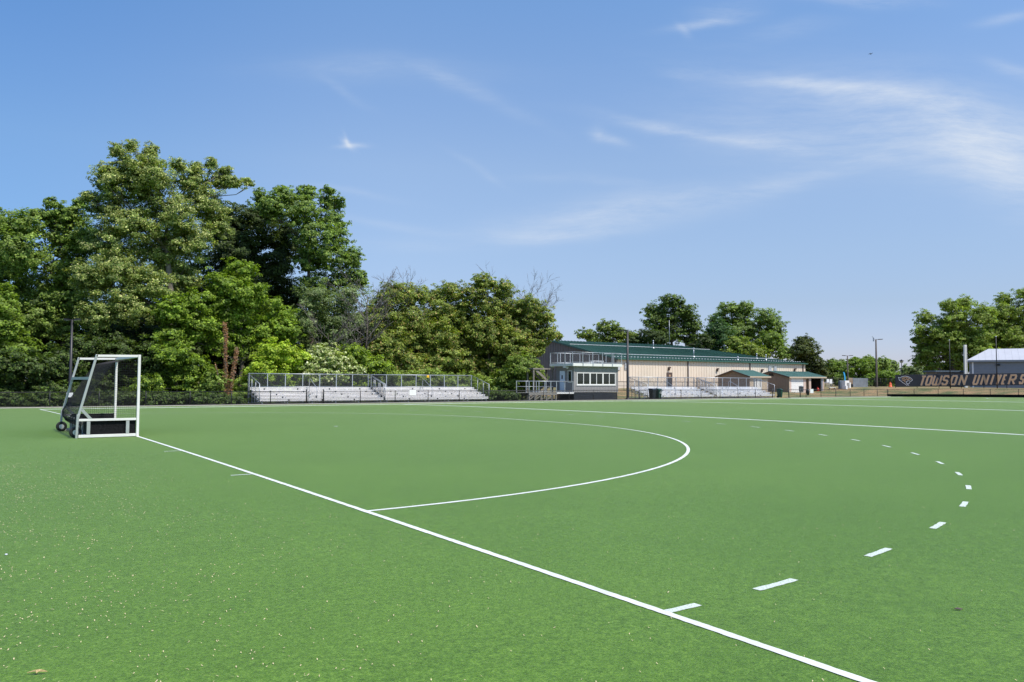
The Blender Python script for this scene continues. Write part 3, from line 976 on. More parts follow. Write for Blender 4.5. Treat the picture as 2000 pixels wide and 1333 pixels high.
for t in (.22, .74):
    f = MB(); xe = LX1 + .25 - (LX1 + .25 - LRX) * t - .4
    a = Vector(roof_pt(LX0 + .1, t)); b = Vector(roof_pt(xe, t))
    f.bar(a + Vector((0, 0, .10)), b + Vector((0, 0, .10)), .07, .05)
    f.build('snow_rail', M['bench2'], rf)
f = MB(); x = LX0
while x < LX1 - .3:
    a = Vector(roof_pt(x, .075)); f.bar(a + Vector((0, 0, .09)), a + Vector((.30, 0, .09)), .05, .06); x += .62
f.build('snow_guards', M['bench2'], rf)
f = MB(); f.bar((LX0 - .3, LY0 - OV - .06, ze - .06), (LX1 + .25, LY0 - OV - .06, ze - .06), .11, .13); f.build('gutter', M['roof'], lb)
f = MB(); f.bar((LX0 - .27, LY0 - OV, ze - .1), (LX0 - .27, LYR, zR - .1), .05, .26, (0, 0, 1)); f.build('rake_trim', M['roof'], lb)
for px in (1343.5, 1464.5, 1568.0):
    q = PY(px, 730, LY0); f = MB(); f.box(q.x - .10, q.x + .06, LY0 - .13, LY0 - .037, .6, ze - .1); f.build('downspout', M['brown'], lb)
    f = MB(); f.box(q.x + .064, q.x + .20, LY0 - .06, LY0 - .036, .6, ze - .1); f.build('corner_trim', M['trim'] if px < 1400 else M['pink'], lb)
for px, py, h_ in ((1276, 680.5, 1.1), (1355, 697.5, 1.2), (1105.5, 673, 1.0), (1478, 701, .7), (1496, 703, .7), (1441, 703.5, .4)):
    # foot of the vent on the roof plane
    d = pdir(px, py); nrm = Vector((0, -sl, 1)); den = d.dot(nrm)
    q = CAM + d * ((Vector(E0) - CAM).dot(nrm) / den) if abs(den) > 1e-6 else CAM
    if not (LX0 < q.x < LX1 and LY0 < q.y < LYR + 1): continue
    f = MB(); f.tube([q - Vector((0, 0, .1)), q + Vector((0, 0, h_))], .06, 10); f.lathe([(.11, 0), (.12, .08), (.08, .17), (.001, .2)], q + Vector((0, 0, h_ - .02)), 10); f.lathe([(.22, -.05), (.12, .15)], q, 10)
    f.build('roof_vent', M['galv'], rf)
q = PY(1416, 686, LYR + 2.5); f = MB(); f.cyl((q.x, q.y, zR - 1.5), (q.x, q.y, q.z + .7), .27, 14); f.lathe([(.27, 0), (.44, .05), (.44, .25), (.25, .45), (.001, .5)], (q.x, q.y, q.z + .7), 14); f.build('roof_vent', M['galv'], rf)
q = PY(1310, 675, LYR); f = MB(); f.cyl((q.x, LYR + .3, zR - .2), (q.x, LYR + .3, zR + 4.2), .035, 6); f.build('antenna', M['galv'], rf)
q = PY(1307, 728, LY0); zd = q.z
f = MB(); f.box(q.x - .55, q.x + .55, LY0 - .06, LY0 - .037, .60, zd); dr = f.build('door', M['brown'], lb)
f = MB(); f.box(q.x - .42, q.x + .42, LY0 - .075, LY0 - .061, .65, zd - .85); f.build('door_panel', M['skirt'], dr)
f = MB(); f.cyl((q.x + .05, LY0 - .09, zd - .45), (q.x + .05, LY0 - .061, zd - .45), .17, 14); f.build('door_emblem', M['gold'], dr)
for px, pys, wpx in ((1222, (709, 723), 6), (1208, (716, 723), 5), (1503, (716, 728), 6.5), (1513.5, (716, 727), 6)):
    a = PY(px - wpx / 2, pys[0], LY0); b = PY(px + wpx / 2, pys[1], LY0)
    f = MB(); f.box(a.x, b.x, LY0 - .07, LY0 - .037, b.z, a.z)
    lv = f.build('louver', M['louver'], lb)
    f = MB(); k = 5
    for i in range(k): z_ = b.z + (a.z - b.z) * (i + .5) / k; f.bar((a.x + .05, LY0 - .09, z_), (b.x - .05, LY0 - .09, z_), .05, .07)
    f.build('blade', M['bench2'], lv)
for px, py in ((1305.5, 720), (1400, 722.5), (1487, 724), (1551, 722.5)):
    q = PY(px, py, LY0); f = MB(); f.box(q.x - .13, q.x + .13, LY0 - .2, LY0 - .037, q.z - .28, q.z + .18); f.box(q.x - .18, q.x + .18, LY0 - .34, LY0 - .2, q.z + .02, q.z + .22); f.build('wall_lamp', M['brown'], lb)

# rails on the path in front of the building
pr = thing('path_railing', 'thin dark pipe railing along the block base of the tan building', 'railing', (66, 47, .5))
f = MB()
for x in range(11):
    xx = 59 + 2.6 * x; zz = ground(xx, 48); f.cyl((xx, 48, zz - .1), (xx, 48, zz + 1.1), .025, 6)
f.build('rail_post', M['darkpole'], pr)
f = MB(); f.tube([(59 + 2.6 * x, 48, ground(59 + 2.6 * x, 48) + 1.1) for x in range(11)], .03, 6); f.tube([(59 + 2.6 * x, 48, ground(59 + 2.6 * x, 48) + .6) for x in range(11)], .022, 6); f.build('hand_rail', M['darkpole'], pr)


# ------------------------------------------------------------------ SHEDS
def gable_shed(root, x0, x1, y0, y1, zb, ze, zr, wall, roofm, over=.3, front_gap=None, gable_ribs=True):
    """ridge along x; gable ends face -x and +x"""
    ym = (y0 + y1) / 2
    f = MB()
    f.poly([(x0, y0, zb), (x0, y1, zb), (x0, y1, ze), (x0, ym, zr - .06), (x0, y0, ze)], (.12, 0, 0))
    if gable_ribs:
        k = int((y1 - y0) / .4)
        for i in range(k + 1):
            y = y0 + .02 + (y1 - y0 - .04) * i / k
            zz = ze + (zr - ze) * (1 - abs(y - ym) / (ym - y0)) - .1
            f.box(x0 - .022, x0 - .001, y - .02, y + .02, zb, zz)
    f.build('gable_wall', wall, root)
    f = MB(); f.poly([(x1 - .12, y0, zb), (x1 - .12, y1, zb), (x1 - .12, y1, ze), (x1 - .12, ym, zr - .06), (x1 - .12, y0, ze)], (.12, 0, 0))
    f.box(x0 + .125, x1 - .125, y1 - .12, y1 - .002, zb, ze); f.build('rear_wall', wall, root)
    sl_ = (zr - ze) / (ym - y0); zo = ze - sl_ * over
    f = MB(); t = .09
    A = [(x0 - over, y0 - over, zo), (x1 + over, y0 - over, zo), (x1 + over, ym, zr), (x0 - over, ym, zr), (x1 + over, y1 + over, zo), (x0 - over, y1 + over, zo)]
    f.add(A + [(p[0], p[1], p[2] - t) for p in A], [(0, 1, 2, 3), (3, 2, 4, 5), (9, 8, 7, 6), (11, 10, 8, 9), (0, 6, 7, 1), (4, 10, 11, 5), (0, 3, 9, 6), (3, 5, 11, 9), (1, 7, 8, 2), (2, 8, 10, 4)])
    xx = x0 - over + .3
    while xx < x1 + over:
        f.bar((xx, y0 - over + .01, zo + .015), (xx, ym - .01, zr + .015), .035, .04); xx += .45
    f.build('roof', roofm, root)
    f = MB(); f.box(x0 - over, x1 + over, y0 - over - .03, y0 - over - .002, zo - .20, zo - .005); f.build('fascia', M['shedtrim'], root)
    f = MB()
    for ya, yb in ((y0 - over, ym), (y1 + over, ym)):
        f.bar((x0 - over - .02, ya, zo - .11), (x0 - over - .02, yb, zr - .11), .035, .17)
    f.build('rake_trim', M['brown'], root)
    return zo


SY = 47.2


def ZY(px, py, Y): return PY(px, py, Y).z


# shed with the white double door
x0 = PY(1464, 735, SY).x; x1 = PY(1500, 735, SY).x
zE_ = ZY(1470, 734, SY); 
yB = SY + 5.6; zR_ = PY(1438, 723.0, (SY + yB) / 2).z
sh1 = thing('equipment_shed', 'tan shed with a white double door behind the right bleacher', 'shed', (x0 + 2, SY + 2, .3), 'green roofed tan sheds')
gable_shed(sh1, x0, x1, SY, yB, .0, zE_, zR_, M['shedwall'], M['shedroof'])
da, db = PY(1474, 745, SY).x, PY(1487.5, 745, SY).x
f = MB(); f.box(x0 + .125, da, SY, SY + .12, 0, zE_); f.box(db, x1 - .125, SY, SY + .12, 0, zE_); f.box(da, db, SY, SY + .12, zE_ - .32, zE_); f.build('front_wall', M['shedtrim'], sh1)
f = MB(); m_ = (da + db) / 2; f.box(da + .02, m_ - .015, SY - .02, SY + .04, .05, zE_ - .34); f.box(m_ + .015, db - .02, SY - .02, SY + .04, .05, zE_ - .34); d1 = f.build('double_door', M['trim'], sh1)
f = MB(); f.box(m_ - .5, m_ - .3, SY - .03, SY - .021, .9, 2.0); f.box(m_ + .3, m_ + .5, SY - .03, SY - .021, .9, 2.0); f.build('door_vent', M['louver'], d1)
# garage shed with roller door
x0 = PY(1541, 735, SY).x; x1 = PY(1574.5, 735, SY).x; zE2 = ZY(1550, 735.2, SY); yB = SY + 6.2; zR2 = PY(1518, 725.2, (SY + yB) / 2).z
zg = ZY(1545, 766.5, SY)
sh2 = thing('garage_shed', 'tan shed with a white roller door and a dark gable vent', 'shed', (x0 + 2, SY + 2, zg), 'green roofed tan sheds')
gable_shed(sh2, x0, x1, SY, yB, zg - .4, zE2, zR2, M['shedwall'], M['shedroof'])
da, db = PY(1545.5, 745, SY).x, PY(1569.5, 745, SY).x
zt_ = ZY(1555, 739, SY)
f = MB(); f.box(x0 + .125, da, SY, SY + .12, zg - .3, zE2); f.box(db, x1 - .125, SY, SY + .12, zg - .3, zE2); f.box(da, db, SY, SY + .12, zt_, zE2); f.build('front_wall', M['pink'], sh2)
f = MB()
k = 8
for i in range(k):
    za = zg + (zt_ - zg) * i / k; zb_ = zg + (zt_ - zg) * (i + 1) / k - .015; f.box(da + .01, db - .01, SY + .03 + .003 * (i % 2), SY + .09, za, zb_)
f.build('roller_door', M['trim'], sh2)
f = MB(); f.box(x1 - .6, x1 + .02, SY - .06, SY - .003, zE2 - .45, zE2 - .05); f.box(x0 - .02, x0 + .12, SY - .04, SY - .003, zg - .2, zE2 - .02); f.build('corner_trim', M['shedtrim'], sh2)
f = MB(); ym = (SY + yB) / 2; f.poly([(x0 - .06, ym - .45, zR2 - .75), (x0 - .06, ym + .45, zR2 - .75), (x0 - .06, ym + .3, zR2 - .38), (x0 - .06, ym - .3, zR2 - .38)], (.034, 0, 0)); f.build('gable_vent', M['black'], sh2)
f = MB(); f.box(x0 - .3, x1 + .2, SY - 1.3, SY - .01, zg - .3, zg - .02); f.build('concrete_apron', M['concrete'], sh2)
# open bay shed
x0 = PY(1579.5, 735, SY).x; x1 = PY(1611.5, 735, SY).x
sh3 = thing('open_shed', 'open fronted tan shed bay holding red equipment', 'shed', (x0 + 2, SY + 2, zg), 'green roofed tan sheds')
zE3 = ZY(1590, 735.6, SY); zR3 = PY(1570, 726.3, (SY + yB) / 2).z
gable_shed(sh3, x0, x1 - .25, SY, yB, zg - .4, zE3, zR3, M['shedwall'], M['shedroof'], over=.25)
ca, cb_ = PY(1584, 745, SY).x, PY(1604.5, 745, SY).x
f = MB(); f.box(x0 + .125, ca, SY, SY + .14, zg - .3, zE3); f.box(cb_ + .35, x1 - .38, SY, SY + .14, zg - .3, zE3); f.box(ca, cb_ + .35, SY, SY + .14, zE3 - .22, zE3); f.build('front_wall', M['pink'], sh3)
f = MB(); f.box(cb_, cb_ + .22, SY - .03, SY + .18, zg - .3, zE3 - .23); f.build('post', M['galv'], sh3)
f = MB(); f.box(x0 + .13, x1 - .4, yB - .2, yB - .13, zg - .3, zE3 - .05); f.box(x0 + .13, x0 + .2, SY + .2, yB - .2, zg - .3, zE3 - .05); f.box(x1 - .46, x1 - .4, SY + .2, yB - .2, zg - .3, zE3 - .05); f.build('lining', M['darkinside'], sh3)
f = MB(); f.box(x0 - .1, x1 - .1, SY - .6, SY - .01, zg - .3, zg + .0); f.build('concrete_apron', M['concrete'], sh3)
eq = thing('red_fuel_can', 'red plastic container standing in the open shed bay', 'container', (PY(1598, 760, SY + .4).x, SY + .5, zg))
xx = PY(1598.5, 760, SY + .4).x
f = MB(); f.lathe([(.001, 0), (.20, 0), (.21, .42), (.14, .56), (.07, .62), (.001, .63)], (xx, SY + .5, zg), 12); f.build('body', M['red'], eq)
f = MB(); f.tube([(xx - .12, SY + .5, zg + .5), (xx - .1, SY + .5, zg + .72), (xx + .1, SY + .5, zg + .72), (xx + .12, SY + .5, zg + .5)], .025, 6); f.build('handle', M['red'], eq)

# ------------------------------------------------------------------ small things around the fence


def cart(px, label, m, wpx, top, bot, Y, group=None, lid=True):
    a = PY(px - wpx / 2, bot, Y); b = PY(px + wpx / 2, top, Y); x0 = a.x + (b.x - a.x) * .10; x1 = a.x + (b.x - a.x) * .72; w = x1 - x0; h = b.z - GF - .0
    t = thing('trash_cart', label, 'trash cart', ((x0 + x1) / 2, Y, GF), group)
    f = MB()
    vs = [(x0 + .05, Y - .25, GF + .06), (x1 - .05, Y - .25, GF + .06), (x1 - .05, Y + .25, GF + .06), (x0 + .05, Y + .25, GF + .06), (x0, Y - .32, GF + h * .86), (x1, Y - .32, GF + h * .86), (x1, Y + .32, GF + h * .86), (x0, Y + .32, GF + h * .86)]
    f.add(vs, [(3, 2, 1, 0), (4, 5, 6, 7), (0, 1, 5, 4), (1, 2, 6, 5), (2, 3, 7, 6), (3, 0, 4, 7)]); f.build('body', m, t, bevel=.03)
    f = MB(); f.poly([(x0 - .02, Y - .36, GF + h * .865), (x0 - .02, Y + .34, GF + h * .865), (x0 - .02, Y + .34, GF + h), (x0 - .02, Y - .1, GF + h * .99), (x0 - .02, Y - .36, GF + h * .9)], (w + .04, 0, 0)); f.build('lid', m, t, bevel=.02)
    for s in (0, 1):
        f = MB(); xx = x0 + .06 if s == 0 else x1 - .12; f.cyl((xx, Y + .25, GF + .12), (xx + .06, Y + .25, GF + .12), .12, 12); f.build('wheel', M['rubber'], t)
    f = MB(); f.cyl((x0 + .1, Y + .38, GF + h * .93), (x1 - .1, Y + .38, GF + h * .93), .02, 8); f.build('handle', m, t)
    return t, x0, x1, h


cart(1275, 'dark wheeled trash cart left of the green one by the bleacher', M['navy'], 10.5, 759, 778, 33.75, 'trash carts by the bleachers')
t_, a_, b_, h_ = cart(1286.5, 'green wheeled trash cart with a white label by the bleacher', M['green_bin'], 10, 759, 778, 33.75, 'trash carts by the bleachers')
f = MB(); f.box(a_ + .12, b_ - .10, 33.40, 33.43, GF + h_ * .55, GF + h_ * .63); f.box(a_ + .16, b_ - .12, 33.40, 33.43, GF + h_ * .70, GF + h_ * .73); f.build('label_plate', M['sign'], t_)
cart(1523.5, 'green wheeled trash cart at the far end of the bleachers', M['green_bin'], 5.6, 759.5, 776.5, 34.0, 'trash carts by the bleachers')
bn = thing('refuse_barrel', 'blue grey round barrel standing in front of the white roller door', 'barrel', (PY(1565, 760, 46.0).x, 46.0, zg))
a = PY(1560.3, 766, 46.0); b = PY(1569.3, 755, 46.0); rr = 4.6 * depth_of(a) / FPX
f = MB(); f.lathe([(.001, 0), (rr * .85, 0), (rr * .95, .4), (rr, b.z - a.z - .1), (rr * 1.05, b.z - a.z - .1), (rr * 1.05, b.z - a.z), (rr * .9, b.z - a.z)], ((a.x + b.x) / 2, 46.0, a.z), 16); f.build('body', M['bluegrey'], bn)
f = MB(); f.lathe([(rr * .9, 0), (rr * .3, .06), (.001, .07)], ((a.x + b.x) / 2, 46.0, b.z), 16); f.build('lid', M['bluegrey'], bn)


def board(name, label, cat, pa, pb_, Y, m, posts=False, group=None):
    a = PY(*pa, Y); b = PY(*pb_, Y)
    t = thing(name, label, cat, ((a.x + b.x) / 2, Y, a.z), group)
    f = MB(); f.box(a.x, b.x, Y - .02, Y, b.z, a.z); f.build('panel', m, t)
    f = MB()
    if posts:
        for x in (a.x + .1, b.x - .1): f.box(x - .03, x + .03, Y + .002, Y + .05, ground(a.x, Y) - .1, a.z)
        f.build('post', M['galv'], t)
    else:
        f.box(a.x + .05, b.x - .05, Y + .001, Y + .012, a.z - .08, a.z - .04); f.build('tie', M['black'], t)
    return t


board('fence_sign', 'white square notice hung on the low fence in front of the open shed', 'sign', (1582.3, 760.3), (1588.5, 768.2), FY - .05, M['sign'])
bg = thing('hanging_bag', 'black bag hung on the low fence beside the white notice', 'bag', (PY(1577, 768, FY - .15).x, FY - .15, GF + .7))
q0 = PY(1577.2, 764.5, FY - .15)
f = MB(); f.lathe([(.001, -.48), (.12, -.46), (.17, -.25), (.19, 0.0), (.13, .2), (.05, .25)], (q0.x, FY - .2, q0.z), 12); f.build('bag_body', M['black'], bg)
f = MB(); f.tube([(q0.x - .05, FY - .2, q0.z + .22), (q0.x, FY - .03, q0.z + .36), (q0.x + .05, FY - .2, q0.z + .22)], .012, 6); f.build('strap', M['black'], bg)
board('notice_board', 'white notice board on legs right of the open shed', 'sign', (1614.5, 740.8), (1619.3, 747), 50, M['sign'], True, 'white boards by the open shed')
board('notice_board', 'taller white notice board on legs, second from the open shed', 'sign', (1620.4, 741), (1625.2, 749.6), 50, M['sign'], True, 'white boards by the open shed')
bt = thing('field_bench', 'low white bench on the grass below the notice boards', 'bench', (PY(1625, 757, 47).x, 47, PY(1625, 757, 47).z))
a = PY(1619, 757.3, 47); b = PY(1631, 757.3, 47)
f = MB(); f.box(a.x, b.x, 46.85, 47.15, a.z - .04, a.z + .03); f.build('seat', M['sign'], bt)
for xx in (a.x + .2, b.x - .2):
    f = MB(); f.box(xx - .03, xx + .03, 46.9, 47.1, a.z - .5, a.z - .041); f.build('leg', M['galv'], bt)

YC = 45.3
us = thing('utility_cabinet', 'white utility cabinet cluster on the grass bank beside a blue flag', 'cabinet', (PY(1655, 757, YC).x, YC, PY(1655, 757, YC).z))


def ubox(pa, pb_, Y0, Y1, m, nm):
    a = PY(*pa, Y0); b = PY(*pb_, Y0); f = MB(); f.box(a.x, b.x, Y0, Y1, b.z - .2, a.z); f.build(nm, m, us, bevel=.02)


ubox((1650, 743.8), (1659, 758), YC, YC + .9, M['trim'], 'tall_cabinet')
ubox((1659.2, 747.8), (1662, 758), YC - .1, YC + .5, M['trim'], 'narrow_cabinet')
ubox((1654.6, 748), (1658.8, 757.8), YC - .05, YC - .01, M['louver'], 'cabinet_door')
ubox((1641, 745), (1649, 757.5), YC + .6, YC + .95, M['bluegrey'], 'grey_box')
ubox((1652.4, 754), (1655.6, 758), YC - .7, YC - .2, M['sign'], 'small_box')
ff = thing('feather_flag', 'bright blue feather flag rising above the white cabinets', 'flag', (PY(1650.3, 745, YC - .3).x, YC - .3, PY(1650, 757, YC).z))
pts = [(1650.4, 757), (1650.4, 745), (1650.2, 738), (1649.3, 731), (1648.3, 727)]
W3 = [PY(a, b, YC - .3) for a, b in pts]
f = MB(); f.tube(W3, [.03, .03, .025, .02, .015], 6); f.build('pole', M['pale'], ff)
f = MB(); f.poly([PY(1649.4, 743.5, YC - .34), PY(1651.6, 743.5, YC - .34), PY(1651.4, 736.5, YC - .34), PY(1650.2, 730, YC - .34), PY(1648.6, 726.8, YC - .34), PY(1647.2, 727.6, YC - .34), PY(1648.0, 731, YC - .34), PY(1649.2, 737, YC - .34)], (0, .03, 0)); f.build('cloth', M['cyan'], ff)
sf = thing('sheet_fence', 'silver corrugated sheet screen panel on the grass bank', 'screen', (PY(1680, 757, 47).x, 47, PY(1680, 757, 47).z))
a = PY(1666, 739, 47); b = PY(1694.5, 757.5, 47)
f = MB(); n = 40
for i in range(n):
    x0 = a.x + (b.x - a.x) * i / n; x1 = a.x + (b.x - a.x) * (i + 1) / n; dy = .04 if i % 2 else 0
    f.box(x0, x1, 47 - .03 - dy, 47, b.z - .1, a.z)
f.build('sheet', M['silver'], sf)
f = MB()
for xx in (a.x + .1, (a.x + b.x) / 2, b.x - .1): f.box(xx - .04, xx + .04, 47.002, 47.08, b.z - .3, a.z + .05)
f.build('post', M['galv'], sf)
a2 = PY(1657, 738.5, 47.6); b2 = PY(1666.5, 757.5, 47.6)
f = MB(); f.box(a2.x, b2.x, 47.55, 47.6, b2.z - .1, a2.z); f.build('brown_panel', M['shedwall'], sf)
tf = thing('tall_fence', 'tall dark chain link fence at the top of the bank', 'fence', (105, 50, .8))
a = PY(1612, 738.5, 51.5); b = PY(1752, 738.5, 51.5)
f = MB(); n = 12
for i in range(n + 1):
    x = a.x + (b.x - a.x) * i / n; zz = ground(x, 51.5); f.cyl((x, 51.5, zz - .1), (x, 51.5, a.z), .035, 6)
f.build('fence_post', M['black'], tf)
f = MB(); f.cyl((a.x, 51.5, a.z), (b.x, 51.5, a.z), .03, 6); f.build('top_rail', M['black'], tf)
f = MB(); f.quad((a.x, 51.52, .5), (b.x, 51.52, .5), (b.x, 51.52, a.z), (a.x, 51.52, a.z)); f.build('chain_link', M['chain'], tf)
oc = thing('traffic_barrel', 'orange safety barrel on the bank left of the dark banner', 'barrel', (PY(1739, 756, 42).x, 42, PY(1739, 756.5, 42).z))
q = PY(1739, 756.5, 42)
f = MB(); f.lathe([(.30, 0), (.30, .08), (.23, .09), (.22, .32), (.2, .34), (.19, .55), (.12, .66), (.001, .68)], q, 14); f.build('body', M['orange'], oc)
f = MB(); f.tube([q + Vector((-.1, 0, .64)), q + Vector((-.06, 0, .78)), q + Vector((.06, 0, .78)), q + Vector((.1, 0, .64))], .02, 6); f.build('handle', M['orange'], oc)


# ------------------------------------------------------------------ LIGHT POLES
def light_pole(label, foot, top_z, r0, r1, arms, m=M['darkpole'], group=None, extras=None, sub=False):
    t = thing('light_pole', label, 'light pole', foot, group)
    f = MB(); f.tube([(foot[0], foot[1], foot[2] - .2), (foot[0], foot[1], foot[2] + .5), (foot[0], foot[1], top_z)], [r0, r0, r1], 12); f.build('pole', m, t)
    f = MB(); f.lathe([(r0 * 2, 0), (r0 * 2, .05), (r0 * 1.2, .25)], (foot[0], foot[1], foot[2] - .05), 12); f.build('base_plate', m, t)
    for ang, ln in arms:
        dx, dy = math.cos(ang), math.sin(ang)
        f = MB(); f.bar((foot[0], foot[1], top_z - .03), (foot[0] + dx * ln * .4, foot[1] + dy * ln * .4, top_z), .07, .07)
        f.build('arm', m, t)
        f = MB(); f.bar((foot[0] + dx * ln * .4, foot[1] + dy * ln * .4, top_z), (foot[0] + dx * ln, foot[1] + dy * ln, top_z + .03), .32, .10)
        h = f.build('lamp_head', m, t)
        f = MB(); f.bar((foot[0] + dx * ln * .45, foot[1] + dy * ln * .45, top_z - .062), (foot[0] + dx * ln * .95, foot[1] + dy * ln * .95, top_z - .032), .26, .02); f.build('lens', M['lampglass'], h)
    return t


ra = math.atan2(RT.y, RT.x)
q = PY(1225.6, 645, 34.2)
light_pole('tall dark light pole standing between the press box and the right bleachers', (q.x, 34.2, GF), q.z, .135, .105, [(math.pi / 2, 1.1)], group='field light poles')
q = PY(141, 624.8, 35.0)
lp = light_pole('dark light pole rising behind the goal in front of the woods', (q.x, 35.0, GF), q.z, .11, .07, [(ra, .5), (ra + math.pi, .5)], group='field light poles')
f = MB(); f.box(q.x - .22, q.x + .16, 34.75, 34.88, GF + .62, GF + .92); f.build('white_box', M['sign'], lp)
DP = 128
q = PD(1712.5, 757.5, DP); tp = PD(1711.3, 663, DP)
lp = light_pole('brown light pole with one arm and a small camera on the bank', (q.x, q.y, q.z), tp.z, .17, .11, [(ra, 1.05)], M['polebrown'], 'lamp poles on the bank')
f = MB(); f.bar((tp.x, tp.y, tp.z - .1), Vector((tp.x, tp.y, tp.z + .05)) + RT * -.35, .05, .05); e = Vector((tp.x, tp.y, tp.z)) - RT * .4; f.bar(e + Vector((0, 0, -.35)), e + Vector((0, 0, .2)), .2, .16); f.bar(e + Vector((0, 0, .2)), e - RT * .25 + Vector((0, 0, .45)), .12, .05); f.build('camera_unit', M['galv'], lp)
DP2 = 150
q = PD(1656, 748, DP2); tp = PD(1655.3, 695, DP2)
light_pole('grey light pole with two arms forming a T behind the silver screen', (q.x, q.y, q.z), tp.z, .14, .10, [(ra, 1.0), (ra + math.pi, .95)], M['polebrown'], 'lamp poles on the bank')
DP3 = 160
q = PD(1761.5, 746, DP3); tp = PD(1761.3, 706, DP3)
ol = thing('post_lamp', 'black ornamental post lamp with a lantern head above the banner', 'lamp', q)
f = MB(); f.tube([q - Vector((0, 0, .8)), (q.x, q.y, tp.z - .05)], [.09, .06], 8); f.build('pole', M['black'], ol)
z_ = tp.z
f = MB(); f.lathe([(.12, -.05), (.25, .0), (.30, .30), (.32, .32)], (q.x, q.y, z_ - .3), 12); f.build('lantern_glass', M['lampglass'], ol)
f = MB(); f.lathe([(.48, 0), (.46, .05), (.2, .2), (.08, .3), (.001, .34)], (q.x, q.y, z_ + .02), 12); f.build('lantern_cap', M['black'], ol)

# ------------------------------------------------------------------ BANNER
BLft = PD(1749, 744, 120); BRgt = PD(2000, 740.5, 115)
bd = BRgt - BLft; bd.z = 0; blen = bd.length; bd.normalize()
bn_ = Vector((bd.y, -bd.x, 0))          # faces the pitch
if bn_.dot(CAM - BLft) < 0: bn_ = -bn_
zb0 = PD(1749, 756, 120).z; zb1 = PD(2000, 752.3, 115).z; zt0 = PD(1749, 733, 120).z; zt1 = PD(2000, 729.3, 115).z
LEN = blen * 1.22


def bp(u, v, off=0.0):
    """u metres along the banner, v 0..1 up"""
    k = u / blen
    lo = zb0 + (zb1 - zb0) * k; hi = zt0 + (zt1 - zt0) * k
    p = BLft + bd * u + bn_ * (off + .018 * math.sin(u * 2.1))
    return Vector((p.x, p.y, lo + (hi - lo) * v))


bf = thing('banner_fence', 'black fence posts carrying the long dark lettered banner on the bank', 'fence', (BLft.x, BLft.y, zb0 - .3))
for i in range(8):
    p = bp(LEN * i / 7, 0) - bn_ * .12; pt = bp(LEN * i / 7, 1.0) - bn_ * .12
    f = MB(); f.cyl((p.x, p.y, ground(p.x, p.y) - .2), (p.x, p.y, pt.z + .03), .04, 8); f.build('fence_post', M['black'], bf)
f = MB(); f.tube([bp(LEN * i / 20, 1.0) - bn_ * .1 for i in range(21)], .03, 8); f.tube([bp(LEN * i / 20, .0) - bn_ * .1 for i in range(21)], .025, 8); f.build('rail', M['black'], bf)
bb = thing('banner', 'long dark university banner with gold slanted letters and a tiger head emblem', 'banner', (BLft.x, BLft.y, zb0))
f = MB(); n = 60; vs = []
for i in range(n + 1):
    u = LEN * i / n; vs += [bp(u, 0), bp(u, 1), bp(u, 1, -.02), bp(u, 0, -.02)]
fs = []
for i in range(n):
    for k in range(4): fs.append((4 * i + k, 4 * i + 4 + k, 4 * i + 4 + (k + 1) % 4, 4 * i + (k + 1) % 4))
f.add(vs, fs + [(0, 1, 2, 3), (4 * n + 3, 4 * n + 2, 4 * n + 1, 4 * n)], False); f.build('cloth', M['banner'], bb)
GL = {
    'T': [[(0, 1), (1, 1)], [(.5, 1), (.5, 0)]],
    'O': [[(.15, 0), (0, .15), (0, .85), (.15, 1), (.85, 1), (1, .85), (1, .15), (.85, 0), (.15, 0)]],
    'W': [[(0, 1), (0, .12), (.12, 0), (.42, 0), (.5, .12), (.5, .75)], [(.5, .12), (.6, 0), (.88, 0), (1, .12), (1, 1)]],
    'S': [[(1, .85), (.85, 1), (.15, 1), (0, .86), (0, .6), (.15, .52), (.85, .46), (1, .38), (1, .14), (.85, 0), (.15, 0), (0, .15)]],
    'N': [[(0, 0), (0, 1)], [(0, 1), (1, 0)], [(1, 0), (1, 1)]],
    'U': [[(0, 1), (0, .15), (.15, 0), (.85, 0), (1, .15), (1, 1)]],
    'I': [[(.5, 0), (.5, 1)]],
    'V': [[(0, 1), (.5, 0)], [(.5, 0), (1, 1)]],
    'E': [[(0, 0), (0, 1)], [(0, 1), (1, 1)], [(0, .5), (.8, .5)], [(0, 0), (1, 0)]],
    'R': [[(0, 0), (0, 1)], [(0, 1), (.85, 1), (1, .88), (1, .6), (.85, .48), (0, .48)], [(.45, .48), (1, 0)]],
    'Y': [[(0, 1), (.5, .5)], [(1, 1), (.5, .5)], [(.5, .5), (.5, 0)]],
}


def stroke(mb, pts, half, off, th=.012):
    """mitred-enough thick polyline on the banner; pts in (u, v metres)"""
    for i, (a, b) in enumerate(zip(pts[:-1], pts[1:])):
        a, b = Vector((a[0], a[1])), Vector((b[0], b[1])); d = b - a
        if d.length < 1e-6: continue
        d.normalize(); nn = Vector((-d.y, d.x)); e = half * .8
        q = [a - d * e + nn * half, a - d * e - nn * half, b + d * e - nn * half, b + d * e + nn * half]
        H = zt0 - zb0
        w_ = [bp(c_.x, c_.y / H, off + .0012 * (i % 6)) for c_ in q]
        mb.poly(w_, bn_ * th)


def u_at(px):
    lo_, hi_ = -2.0, blen * 1.4
    for _ in range(40):
        m_ = (lo_ + hi_) / 2; p = BLft + bd * m_; dd = p - CAM
        x_ = 1000 + FPX * dd.dot(RT) / dd.dot(FW)
        if x_ < px: lo_ = m_
        else: hi_ = m_
    return lo_


